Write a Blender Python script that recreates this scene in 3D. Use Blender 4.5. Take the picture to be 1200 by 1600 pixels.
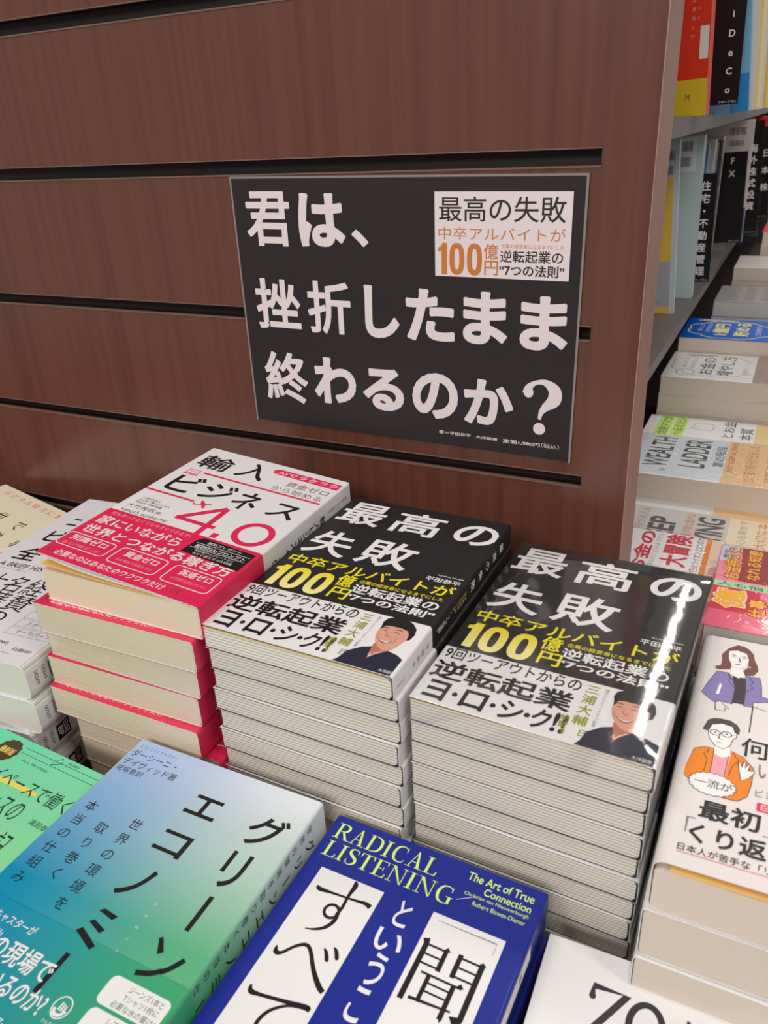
import bpy, math, random
from mathutils import Vector, Matrix

# ------------------------------------------------------------------ scene, camera, light
for o in list(bpy.data.objects):
    bpy.data.objects.remove(o)
SC = bpy.context.scene
COL = SC.collection
SC.view_settings.view_transform = 'Standard'
SC.view_settings.look = 'None'
SC.view_settings.gamma = 1.0
SC.view_settings.exposure = -0.22
SC.view_settings.use_curve_mapping = False

cam_d = bpy.data.cameras.new('camera')
cam = bpy.data.objects.new('camera', cam_d)
COL.objects.link(cam)
cam_d.sensor_fit = 'VERTICAL'
cam_d.sensor_height = 36.0
cam_d.lens = 28.1768
cam_d.clip_start = 0.01
cam.location = (0.25508, -0.54225, 0.40317)
cam.rotation_euler = (1.116048, 0.049617, 0.458964)
cam_d.dof.use_dof = True
cam_d.dof.focus_distance = 0.60
cam_d.dof.aperture_fstop = 16.0
SC.camera = cam

world = bpy.data.worlds.new('shop_ambience')
SC.world = world
world.use_nodes = True
bg = world.node_tree.nodes['Background']
bg.inputs[0].default_value = (1.0, 0.95, 0.92, 1)
bg.inputs[1].default_value = 0.36


def area(name, loc, size, power, target, color=(1.0, 0.955, 0.915), sy=None):
    d = bpy.data.lights.new(name, 'AREA')
    d.shape = 'RECTANGLE'
    d.size = size
    d.size_y = sy or size
    d.energy = power
    d.color = color
    o = bpy.data.objects.new(name, d)
    COL.objects.link(o)
    o.location = loc
    o.rotation_euler = (Vector(target) - Vector(loc)).to_track_quat('-Z', 'Y').to_euler()
    return o


area('ceiling_or_fill_light', (-0.8, -1.1, 2.2), 1.6, 19, (-0.4, -0.8, -1), sy=0.3)
area('ceiling_or_fill_light', (0.2, -2.4, 1.6), 1.8, 47, (0.0, -0.2, 0.0), sy=0.5)  # frontal fill added behind the camera to brighten the page edges
area('ceiling_or_fill_light', (1.5, -0.6, 2.1), 0.3, 16, (0.5, -0.2, -0.2), sy=1.6)
area('ceiling_or_fill_light', (0.47, 3.0, 2.35), 0.13, 20, (0.47, 3.0001, -1), sy=2.0)
area('ceiling_or_fill_light', (0.6, 1.0, 2.2), 0.3, 19, (0.3, 0.9, -1), sy=1.2)

# ------------------------------------------------------------------ materials
MATS = {}


def lin(v):
    v /= 255.0
    return v / 12.92 if v <= 0.04045 else ((v + 0.055) / 1.055) ** 2.4


def rgb(c):
    return (lin(c[0]), lin(c[1]), lin(c[2]), 1)


def mat(name, c, rough=0.42, spec=0.35, metallic=0.0):
    if name in MATS:
        return MATS[name]
    m = bpy.data.materials.new(name)
    m.use_nodes = True
    b = m.node_tree.nodes['Principled BSDF']
    b.inputs['Base Color'].default_value = rgb(c)
    b.inputs['Roughness'].default_value = rough
    b.inputs['Specular IOR Level'].default_value = spec
    b.inputs['Metallic'].default_value = metallic
    MATS[name] = m
    return m


def nodes(m):
    nt = m.node_tree
    return nt, nt.nodes, nt.links, nt.nodes['Principled BSDF']


def ramp(ns, stops):
    r = ns.new('ShaderNodeValToRGB')
    e = r.color_ramp.elements
    while len(e) < len(stops):
        e.new(0.5)
    for k, (p, c) in enumerate(stops):
        e[k].position = p
        e[k].color = rgb(c)
    return r


def page_mat(name, light, dark, period=0.0017, contrast=1.0):
    m = mat(name, light, 0.75, 0.15)
    nt, ns, ls, b = nodes(m)
    tc = ns.new('ShaderNodeTexCoord')
    w = ns.new('ShaderNodeTexWave')
    w.wave_type = 'BANDS'
    w.bands_direction = 'Z'
    w.inputs['Scale'].default_value = 2 * math.pi / (20 * period)
    w.inputs['Distortion'].default_value = 1.2
    w.inputs['Detail'].default_value = 1.0
    w.inputs['Detail Scale'].default_value = 0.15
    mp = ns.new('ShaderNodeMapping')
    mp.inputs['Scale'].default_value = (0.02, 0.02, 1)
    ls.new(tc.outputs['Object'], mp.inputs['Vector'])
    ls.new(mp.outputs['Vector'], w.inputs['Vector'])
    n = ns.new('ShaderNodeTexNoise')
    n.inputs['Scale'].default_value = 3500
    ls.new(mp.outputs['Vector'], n.inputs['Vector'])
    mx = ns.new('ShaderNodeMath')
    mx.operation = 'MULTIPLY_ADD'
    ls.new(n.outputs['Fac'], mx.inputs[0])
    mx.inputs[1].default_value = 0.22
    ls.new(w.outputs['Fac'], mx.inputs[2])
    r = ramp(ns, [(0.12, dark), (0.42 + 0.2 * (1 - contrast), light), (1.0, light)])
    ls.new(mx.outputs[0], r.inputs['Fac'])
    ls.new(r.outputs['Color'], b.inputs['Base Color'])
    return m


def wood_mat(name, a, c, rough=0.36):
    m = mat(name, a, rough, 0.62)
    nt, ns, ls, b = nodes(m)
    tc = ns.new('ShaderNodeTexCoord')
    mp = ns.new('ShaderNodeMapping')
    mp.inputs['Scale'].default_value = (130, 130, 1.5)
    ls.new(tc.outputs['Object'], mp.inputs['Vector'])
    n = ns.new('ShaderNodeTexNoise')
    n.inputs['Scale'].default_value = 1.0
    n.inputs['Detail'].default_value = 5
    ls.new(mp.outputs['Vector'], n.inputs['Vector'])
    mp2 = ns.new('ShaderNodeMapping')
    mp2.inputs['Scale'].default_value = (9, 9, 0.7)
    ls.new(tc.outputs['Object'], mp2.inputs['Vector'])
    n2 = ns.new('ShaderNodeTexNoise')
    ls.new(mp2.outputs['Vector'], n2.inputs['Vector'])
    mx = ns.new('ShaderNodeMath')
    mx.operation = 'MULTIPLY_ADD'
    ls.new(n2.outputs['Fac'], mx.inputs[0])
    mx.inputs[1].default_value = 0.8
    ls.new(n.outputs['Fac'], mx.inputs[2])
    r = ramp(ns, [(0.6, a), (1.25, c)])
    r.color_ramp.elements[1].position = 1.0
    ls.new(mx.outputs[0], r.inputs['Fac'])
    ls.new(r.outputs['Color'], b.inputs['Base Color'])
    return m


def gradient_v(name, v0, v1, c0, c1):
    m = mat(name, c0)
    nt, ns, ls, b = nodes(m)
    tc = ns.new('ShaderNodeTexCoord')
    sp = ns.new('ShaderNodeSeparateXYZ')
    ls.new(tc.outputs['Object'], sp.inputs[0])
    mr = ns.new('ShaderNodeMapRange')
    mr.inputs[1].default_value = v0 / 1000
    mr.inputs[2].default_value = v1 / 1000
    ls.new(sp.outputs['Y'], mr.inputs[0])
    r = ramp(ns, [(0, c0), (1, c1)])
    ls.new(mr.outputs[0], r.inputs['Fac'])
    ls.new(r.outputs['Color'], b.inputs['Base Color'])
    return m


def four_corner(name, bl, br, tl, tr, w, h, lo_v=0.12, hi_v=1.0):
    """cover print that blends between four inks"""
    m = mat(name, bl)
    nt, ns, ls, b = nodes(m)
    tc = ns.new('ShaderNodeTexCoord')
    sp = ns.new('ShaderNodeSeparateXYZ')
    ls.new(tc.outputs['Object'], sp.inputs[0])
    fx = ns.new('ShaderNodeMapRange')
    fx.inputs[2].default_value = w
    fx.interpolation_type = 'SMOOTHSTEP'
    ls.new(sp.outputs['X'], fx.inputs[0])
    fy = ns.new('ShaderNodeMapRange')
    fy.inputs[1].default_value = h * lo_v
    fy.inputs[2].default_value = h * hi_v
    ls.new(sp.outputs['Y'], fy.inputs[0])
    lo = ns.new('ShaderNodeMixRGB')
    lo.inputs[1].default_value = rgb(bl)
    lo.inputs[2].default_value = rgb(br)
    hi = ns.new('ShaderNodeMixRGB')
    hi.inputs[1].default_value = rgb(tl)
    hi.inputs[2].default_value = rgb(tr)
    o = ns.new('ShaderNodeMixRGB')
    for q in (lo, hi):
        ls.new(fx.outputs[0], q.inputs[0])
    ls.new(fy.outputs[0], o.inputs[0])
    ls.new(lo.outputs[0], o.inputs[1])
    ls.new(hi.outputs[0], o.inputs[2])
    ls.new(o.outputs[0], b.inputs['Base Color'])
    return m


def film_mat(name, tint=0.03, strength=0.25, scale=160, rough=0.09, stretch=(1, 1, 1)):
    m = bpy.data.materials.new(name)
    m.use_nodes = True
    nt = m.node_tree
    ns, ls = nt.nodes, nt.links
    ns.remove(ns['Principled BSDF'])
    out = ns['Material Output']
    tr = ns.new('ShaderNodeBsdfTransparent')
    tr.inputs[0].default_value = (0.985, 0.985, 0.98, 1)
    gl = ns.new('ShaderNodeBsdfGlossy')
    gl.inputs['Roughness'].default_value = rough
    fr = ns.new('ShaderNodeLayerWeight')
    fr.inputs['Blend'].default_value = 0.5
    pw = ns.new('ShaderNodeMath')
    pw.operation = 'POWER'
    pw.inputs[1].default_value = 3.5
    ls.new(fr.outputs['Facing'], pw.inputs[0])
    ad = ns.new('ShaderNodeMath')
    ad.operation = 'MULTIPLY_ADD'
    ad.inputs[1].default_value = 0.5
    ad.inputs[2].default_value = tint
    ad.use_clamp = True
    tc = ns.new('ShaderNodeTexCoord')
    mp = ns.new('ShaderNodeMapping')
    mp.inputs['Scale'].default_value = stretch
    ls.new(tc.outputs['Object'], mp.inputs['Vector'])
    nz = ns.new('ShaderNodeTexNoise')
    nz.inputs['Scale'].default_value = scale
    nz.inputs['Detail'].default_value = 3
    nz.inputs['Distortion'].default_value = 1.5
    ls.new(mp.outputs['Vector'], nz.inputs['Vector'])
    bp = ns.new('ShaderNodeBump')
    bp.inputs['Strength'].default_value = strength
    bp.inputs['Distance'].default_value = 0.002
    ls.new(nz.outputs['Fac'], bp.inputs['Height'])
    ls.new(bp.outputs['Normal'], gl.inputs['Normal'])
    ls.new(bp.outputs['Normal'], fr.inputs['Normal'])
    ls.new(pw.outputs[0], ad.inputs[0])
    mx = ns.new('ShaderNodeMixShader')
    ls.new(ad.outputs[0], mx.inputs[0])
    ls.new(tr.outputs[0], mx.inputs[1])
    ls.new(gl.outputs[0], mx.inputs[2])
    ls.new(mx.outputs[0], out.inputs['Surface'])
    MATS[name] = m
    return m


SC.cycles.transparent_max_bounces = 32

WHITE = mat('white_ink', (240, 238, 238))
BLACK = mat('black_ink', (26, 24, 26))
CBLACK = mat('black_cover_stock', (36, 33, 35), 0.38)
PAPERW = mat('white_cover_stock', (232, 231, 232), 0.4)
GREYP = mat('grey_ink', (120, 118, 118))
LGREY = mat('light_grey_ink', (205, 205, 207))
RED = mat('crimson_ink', (226, 40, 86))
YEL = mat('yellow_ink', (240, 226, 30))
OLIVE = mat('olive_ink', (150, 150, 30))
LIME = mat('lime_ink', (214, 244, 120))
NAVYC = mat('royal_blue_stock', (26, 42, 142), 0.36)
SKIN = mat('skin_print', (218, 160, 138))
SKIND = mat('skin_shade_print', (186, 118, 98))
SHIRT = mat('navy_print', (40, 42, 62))
HAIR = mat('hair_print', (34, 30, 30))
ORANGE = mat('orange_ink', (232, 130, 20))
PINK = mat('pink_ink', (240, 160, 170))
PURPLE = mat('violet_ink', (134, 122, 178))
BROWN = mat('brown_ink', (112, 70, 62))
COPPER = mat('copper_ink', (196, 122, 60))
PEACH = mat('peach_paper', (236, 200, 130), 0.7, 0.15)
ORANGEP = mat('orange_paper', (240, 190, 110), 0.7, 0.15)
PG_B = page_mat('page_edges_grey', (230, 224, 212), (164, 155, 144), 0.0021)
PG_A = page_mat('page_edges_cream', (228, 212, 188), (214, 198, 172), 0.0006, 0.3)
PG_R = page_mat('page_edges_warm', (222, 208, 194), (204, 190, 176), 0.0006, 0.3)
PG_W = page_mat('page_edges_white', (224, 220, 212), (190, 186, 178), 0.0009, 0.6)
FILM = film_mat('crinkled_film', 0.035, 0.5, 130, 0.10, (1, 1, 2.5))
FILM_PK = film_mat('loose_film', 0.03, 0.35, 60, 0.10, (1, 0.5, 1))
FILM_TOP = film_mat('glossy_film', 0.11, 0.06, 60, 0.09, (1, 0.5, 1))
WOOD = wood_mat('dark_wood_laminate', (88, 51, 39), (102, 62, 48), 0.24)
WOODE = wood_mat('lit_side_laminate', (158, 122, 107), (168, 132, 117), 0.5)  # panel laminate made paler: the light on the side face is in the colour
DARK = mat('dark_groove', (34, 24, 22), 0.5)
LIP = mat('groove_lip', (120, 92, 84), 0.35)
SHELFG = mat('grey_shelf_laminate', (104, 96, 93), 0.35)
SHELFD = mat('dark_shelf_laminate', (58, 48, 46), 0.5)

# ------------------------------------------------------------------ mesh builder


class MB:
    def __init__(self):
        self.v, self.f, self.mi, self.mats = [], [], [], []

    def m(self, material):
        if material not in self.mats:
            self.mats.append(material)
        return self.mats.index(material)

    def face(self, pts, material):
        k = len(self.v)
        self.v += [tuple(p) for p in pts]
        self.f.append(tuple(range(k, k + len(pts))))
        self.mi.append(self.m(material))

    def mesh(self, verts, faces, material):
        k = len(self.v)
        self.v += [tuple(p) for p in verts]
        i = self.m(material)
        for f in faces:
            self.f.append(tuple(a + k for a in f))
            self.mi.append(i)

    def box(self, a, b, material):
        x0, y0, z0 = a
        x1, y1, z1 = b
        vs = [(x0, y0, z0), (x1, y0, z0), (x1, y1, z0), (x0, y1, z0), (x0, y0, z1), (x1, y0, z1), (x1, y1, z1), (x0, y1, z1)]
        fs = [(0, 3, 2, 1), (4, 5, 6, 7), (0, 1, 5, 4), (1, 2, 6, 5), (2, 3, 7, 6), (3, 0, 4, 7)]
        self.mesh(vs, fs, material)

    def build(self, name, parent=None):
        me = bpy.data.meshes.new(name)
        me.from_pydata(self.v, [], self.f)
        for m_ in self.mats:
            me.materials.append(m_)
        me.polygons.foreach_set('material_index', self.mi)
        me.update()
        o = bpy.data.objects.new(name, me)
        COL.objects.link(o)
        if parent:
            o.parent = parent
        return o


def thing(name, label, cat, loc=(0, 0, 0), rz=0.0, group=None, ry=0.0):
    o = bpy.data.objects.new(name, None)
    COL.objects.link(o)
    o.location = loc
    o.rotation_euler = (0, ry, rz)
    o.empty_display_size = 0.02
    tag(o, label, cat, group)
    return o


def tag(o, label, cat, group=None):
    o['label'] = label
    o['category'] = cat
    if group:
        o['group'] = group


def dup(root):
    r = root.copy()
    COL.objects.link(r)
    for ch in list(root.children):
        c = ch.copy()
        COL.objects.link(c)
        c.parent = r
        for g in list(ch.children):
            d = g.copy()
            COL.objects.link(d)
            d.parent = c
    return r


# ------------------------------------------------------------------ lettering
_tc = bpy.data.curves.new('lettering_tmp', 'FONT')
_to = bpy.data.objects.new('lettering_tmp', _tc)
COL.objects.link(_to)
_tc.dimensions = '2D'
_tc.fill_mode = 'FRONT'
_tc.resolution_u = 5
_cache = {}


def glyphs(s, bold=0.0):
    key = (s, round(bold, 4))
    if key in _cache:
        return _cache[key]
    _tc.body = s
    bpy.context.view_layer.update()
    dg = bpy.context.evaluated_depsgraph_get()
    ev = _to.evaluated_get(dg)
    me = ev.to_mesh()
    vs = [(v.co.x, v.co.y) for v in me.vertices]
    fs = [tuple(p.vertices) for p in me.polygons]
    ev.to_mesh_clear()
    me_base = list(vs)
    if bold > 0:
        # heavier weight: thicken every outline edge by the given fraction of the em
        cnt = {}
        for f in fs:
            for i in range(len(f)):
                a, b = f[i], f[(i + 1) % len(f)]
                cnt[(min(a, b), max(a, b))] = cnt.get((min(a, b), max(a, b)), 0) + 1
        # vertices that coincide are one outline point
        for (a, b), c in list(cnt.items()):
            if c == 1:
                (xa, ya), (xb, yb) = vs[a], vs[b]
                l = math.hypot(xb - xa, yb - ya)
                if l < 1e-6:
                    continue
                dx, dy = (xb - xa) / l * bold, (yb - ya) / l * bold
                k = len(vs)
                e = 0.7
                vs += [(xa - dx * e - dy, ya - dy * e + dx), (xa - dx * e + dy, ya - dy * e - dx),
                       (xb + dx * e + dy, yb + dy * e - dx), (xb + dx * e - dy, yb + dy * e + dx)]
                fs.append((k, k + 1, k + 2, k + 3))
    nb = len(me_base)
    if not vs:
        _cache[key] = ([], [], (0, 0, 1, 1), 0)
        return _cache[key]
    bb = (min(v[0] for v in vs), min(v[1] for v in vs), max(v[0] for v in vs), max(v[1] for v in vs))
    _cache[key] = (vs, fs, bb, nb)
    return _cache[key]


def smooth(pts, n=6):
    """Catmull-Rom through points (u, v, width)"""
    if len(pts) < 3:
        return [tuple(p) for p in pts]
    P = [pts[0]] + list(pts) + [pts[-1]]
    out = []
    for i in range(1, len(P) - 2):
        p0, p1, p2, p3 = P[i - 1], P[i], P[i + 1], P[i + 2]
        for k in range(n):
            t = k / n
            out.append(tuple(0.5 * (2 * b + (c - a) * t + (2 * a - 5 * b + 4 * c - d) * t * t + (3 * b - a - 3 * c + d) * t ** 3)
                             for a, b, c, d in zip(p0, p1, p2, p3)))
    out.append(tuple(pts[-1]))
    return out


class Art:
    """print laid out in millimetres on a sheet: (u, v), layer by layer"""

    def __init__(self):
        self.items = []
        self.layer = 0

    def scale(self, k):
        self.items = [([(p[0] * k, p[1] * k) for p in it[0]],) + tuple(it[1:]) for it in self.items]
        return self

    def up(self):
        self.layer += 1
        return self

    def poly(self, pts, m):
        self.items.append(([tuple(p[:2]) for p in pts], [tuple(range(len(pts)))], m, self.layer))

    def rect(self, u0, v0, u1, v1, m):
        self.poly([(u0, v0), (u1, v0), (u1, v1), (u0, v1)], m)

    def frame(self, u0, v0, u1, v1, t, m, r=0.0):
        if r <= 0:
            for q in ((u0, v0, u1, v0 + t), (u0, v1 - t, u1, v1), (u0, v0 + t, u0 + t, v1 - t), (u1 - t, v0 + t, u1, v1 - t)):
                self.rect(*q, m)
        else:
            a = rounded(u0, v0, u1, v1, r)
            self.line(a + [a[0]], t, m)

    def rrect(self, u0, v0, u1, v1, r, m):
        self.poly(rounded(u0, v0, u1, v1, r), m)

    def ellipse(self, cu, cv, ru, rv, m, n=28, rot=0.0):
        c, s = math.cos(rot), math.sin(rot)
        self.poly([(cu + ru * math.cos(a) * c - rv * math.sin(a) * s, cv + ru * math.cos(a) * s + rv * math.sin(a) * c)
                   for a in [2 * math.pi * k / n for k in range(n)]], m)

    def ring(self, cu, cv, ru, rv, wd, m, n=36, rot=0.0):
        c, s = math.cos(rot), math.sin(rot)
        pts = [(cu + ru * math.cos(a) * c - rv * math.sin(a) * s, cv + ru * math.cos(a) * s + rv * math.sin(a) * c)
               for a in [2 * math.pi * k / n for k in range(n + 1)]]
        self.line(pts, wd, m)

    def line(self, pts, wd, m):
        self.stroke([(p[0], p[1], wd) for p in pts], m, False)

    def stroke(self, pts, m, curve=True, n=6):
        P = smooth(pts, n) if curve else pts
        L, R = [], []
        closed = len(P) > 3 and abs(P[0][0] - P[-1][0]) < 1e-6 and abs(P[0][1] - P[-1][1]) < 1e-6
        for i, p in enumerate(P):
            a, b = P[max(i - 1, 0)], P[min(i + 1, len(P) - 1)]
            if closed and i in (0, len(P) - 1):
                a, b = P[-2], P[1]
            dx, dy = b[0] - a[0], b[1] - a[1]
            l = math.hypot(dx, dy) or 1
            nx, ny = -dy / l, dx / l
            # mitre
            if 0 < i < len(P) - 1:
                ex, ey = P[i + 1][0] - p[0], P[i + 1][1] - p[1]
                el = math.hypot(ex, ey) or 1
                cs = abs(nx * -ey / el + ny * ex / el)
                k = min(1 / max(cs, 0.35), 2.2)
            else:
                k = 1
            hw = p[2] / 2 * k
            L.append((p[0] + nx * hw, p[1] + ny * hw))
            R.append((p[0] - nx * hw, p[1] - ny * hw))
        n_ = len(P)
        self.items.append((L + R, [(i, n_ + i, n_ + i + 1, i + 1) for i in range(n_ - 1)], m, self.layer))

    def text(self, s, u0, v0, u1, v1, m, bold=0.0, slant=0.0, rot=0):
        vs, fs, (a, b, c, d), nb = glyphs(s, bold)
        if not vs:
            return
        out = []
        for x, y in vs:
            p, q = (x - a) / max(c - a, 1e-6), (y - b) / max(d - b, 1e-6)
            if rot == -90:      # reads downwards
                p, q = q, 1 - p
            elif rot == 90:
                p, q = 1 - q, p
            out.append((u0 + p * (u1 - u0) + slant * q, v0 + q * (v1 - v0)))
        self.items.append((out, fs, m, self.layer, nb))

    def vtext(self, s, uc, vt, vb, cw, m, bold=0.0, ch=None):
        """a column, top to bottom, one upright character per cell"""
        n = len(s)
        step = (vt - vb) / n
        for k, chr_ in enumerate(s):
            if chr_ == ' ':
                continue
            vs, fs, (a, b, c, d), nb = glyphs(chr_, bold)
            if not vs:
                continue
            sc = min(cw, (ch or step)) * 0.98
            cu, cv = uc, vt - (k + 0.5) * step
            if chr_ == 'ー':
                out = [(cu + (y - (b + d) / 2) * sc, cv + (x - (a + c) / 2) * sc) for x, y in vs]
            else:
                out = [(cu + (x - 0.5) * cw * 0.98 if ord(chr_) > 0x2000 else cu + (x - (a + c) / 2) * sc,
                        cv + (y - 0.36) * sc) for x, y in vs]
            self.items.append((out, fs, m, self.layer, nb))

    def emit(self, mb, fn, base=0.05, step=0.045, flat=None):
        """flat = (lo, hi): the flat range of u; print that crosses its end stops there"""
        for idx, it in enumerate(self.items):
            pts, fs, m, lay = it[:4]
            nb = it[4] if len(it) > 4 else len(pts)
            if flat:
                us = [p[0] for p in pts]
                if min(us) < flat[1] - 2 < max(us) - 0.001:
                    pts = [(min(p[0], flat[1]), p[1]) for p in pts]
                if min(us) + 0.001 < flat[0] + 2 < max(us):
                    pts = [(max(p[0], flat[0]), p[1]) for p in pts]
            h0 = base + step * lay + 0.0003 * idx
            vs = [fn(p[0], p[1], h0 if k < nb else h0 - 0.003 - 0.0014 * (((k - nb) // 4) % 18)) for k, p in enumerate(pts)]
            if fs:
                f0 = pts[fs[0][0]]
                o = Vector(fn(f0[0], f0[1], 1.0)) - Vector(fn(f0[0], f0[1], 0.0))
                out = []
                for f in fs:
                    a, b, c = Vector(vs[f[0]]), Vector(vs[f[1]]), Vector(vs[f[2]])
                    out.append(tuple(reversed(f)) if (b - a).cross(c - b).dot(o) < 0 else f)
                fs = out
            mb.mesh(vs, fs, m)


def rounded(u0, v0, u1, v1, r, n=5):
    pts = []
    for cu, cv, a0 in ((u1 - r, v0 + r, -90), (u1 - r, v1 - r, 0), (u0 + r, v1 - r, 90), (u0 + r, v0 + r, 180)):
        for k in range(n + 1):
            a = math.radians(a0 + 90 * k / n)
            pts.append((cu + r * math.cos(a), cv + r * math.sin(a)))
    return pts


def hundred(a, u0, v0, u1, v1, m):
    """condensed heavy figures"""
    w, h = u1 - u0, v1 - v0
    a.poly([(u0 + 0.075 * w, v0), (u0 + 0.075 * w, v0 + 0.72 * h), (u0, v0 + 0.72 * h), (u0, v0 + 0.85 * h), (u0 + 0.06 * w, v0 + 0.88 * h),
            (u0 + 0.10 * w, v1), (u0 + 0.205 * w, v1), (u0 + 0.205 * w, v0)], m)
    for c in (0.43, 0.83):
        pts = []
        for k in range(41):
            an = 2 * math.pi * k / 40
            p = [math.copysign(abs(q) ** 0.72, q) for q in (math.cos(an), math.sin(an))]
            pts.append((u0 + (c + 0.113 * p[0]) * w, v0 + (0.5 + 0.415 * p[1]) * h, 0.115 * w))
        a.stroke(pts, m, False)


# ------------------------------------------------------------------ books


class Form:
    """cross-section of a cover that runs from the fore-edge over the spine to the back board (mm)"""

    def __init__(self, w, h, t, spine='R', r=1.6, lift=0.0):
        self.w, self.h, self.t, self.sp, self.r, self.lift = w, h, t, spine, r, lift

    def sec(self, s):
        w, t, r = self.w, self.t, self.r
        q = r * math.pi / 2
        if s <= w - r:
            return s, t + self.lift * max(0, 1 - s / w), 0.0, 1.0
        s -= w - r
        if s <= q:
            a = s / r
            return w - r + r * math.sin(a), t - r + r * math.cos(a), math.sin(a), math.cos(a)
        s -= q
        if s <= t - 2 * r:
            return w, t - r - s, 1.0, 0.0
        s -= t - 2 * r
        if s <= q:
            a = s / r
            return w - r + r * math.cos(a), r - r * math.sin(a), math.cos(a), -math.sin(a)
        s -= q
        return w - r - s, 0.0, 0.0, -1.0

    def total(self):
        return 2 * (self.w - self.r) + self.r * math.pi + self.t - 2 * self.r

    def at(self, u, v, n):
        if self.sp == 'L':
            x, z, nx, nz = self.sec(self.w - u)
            return ((self.w - x - nx * n) / 1000, v / 1000, (z + nz * n) / 1000)
        x, z, nx, nz = self.sec(u)
        return ((x + nx * n) / 1000, v / 1000, (z + nz * n) / 1000)

    def sheet(self, mb, v0, v1, off, th, m, s_end=None):
        w, t, r = self.w, self.t, self.r
        q = r * math.pi / 2
        ss = [0, w * 0.33, w * 0.66, w - r] + [w - r + q * k / 5 for k in range(1, 6)] + [w - r + q + (t - 2 * r) * k / 2 for k in (1, 2)]
        s3 = w - r + q + t - 2 * r
        ss += [s3 + q * k / 5 for k in range(1, 6)] + [self.total()]
        if s_end:
            ss = [s for s in ss if s < s_end] + [s_end]
        if self.sp == 'L':
            ss = [w - s for s in ss]
        n = len(ss)
        vs = []
        for v in (v0, v1):
            for o in (off, off - th):
                vs += [self.at(s, v, o) for s in ss]
        fs = []
        for i in range(n - 1):
            fs.append((i, i + 1, 2 * n + i + 1, 2 * n + i))
            fs.append((n + i + 1, n + i, 3 * n + i, 3 * n + i + 1))
            fs.append((i + 1, i, n + i, n + i + 1))
            fs.append((2 * n + i, 2 * n + i + 1, 3 * n + i + 1, 3 * n + i))
        for i in (0, n - 1):
            fs.append((i, n + i, 3 * n + i, 2 * n + i) if i else (n + i, i, 2 * n + i, 3 * n + i))
        if self.sp == 'L':
            fs = [tuple(reversed(f)) for f in fs]
        mb.mesh(vs, fs, m)


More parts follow.
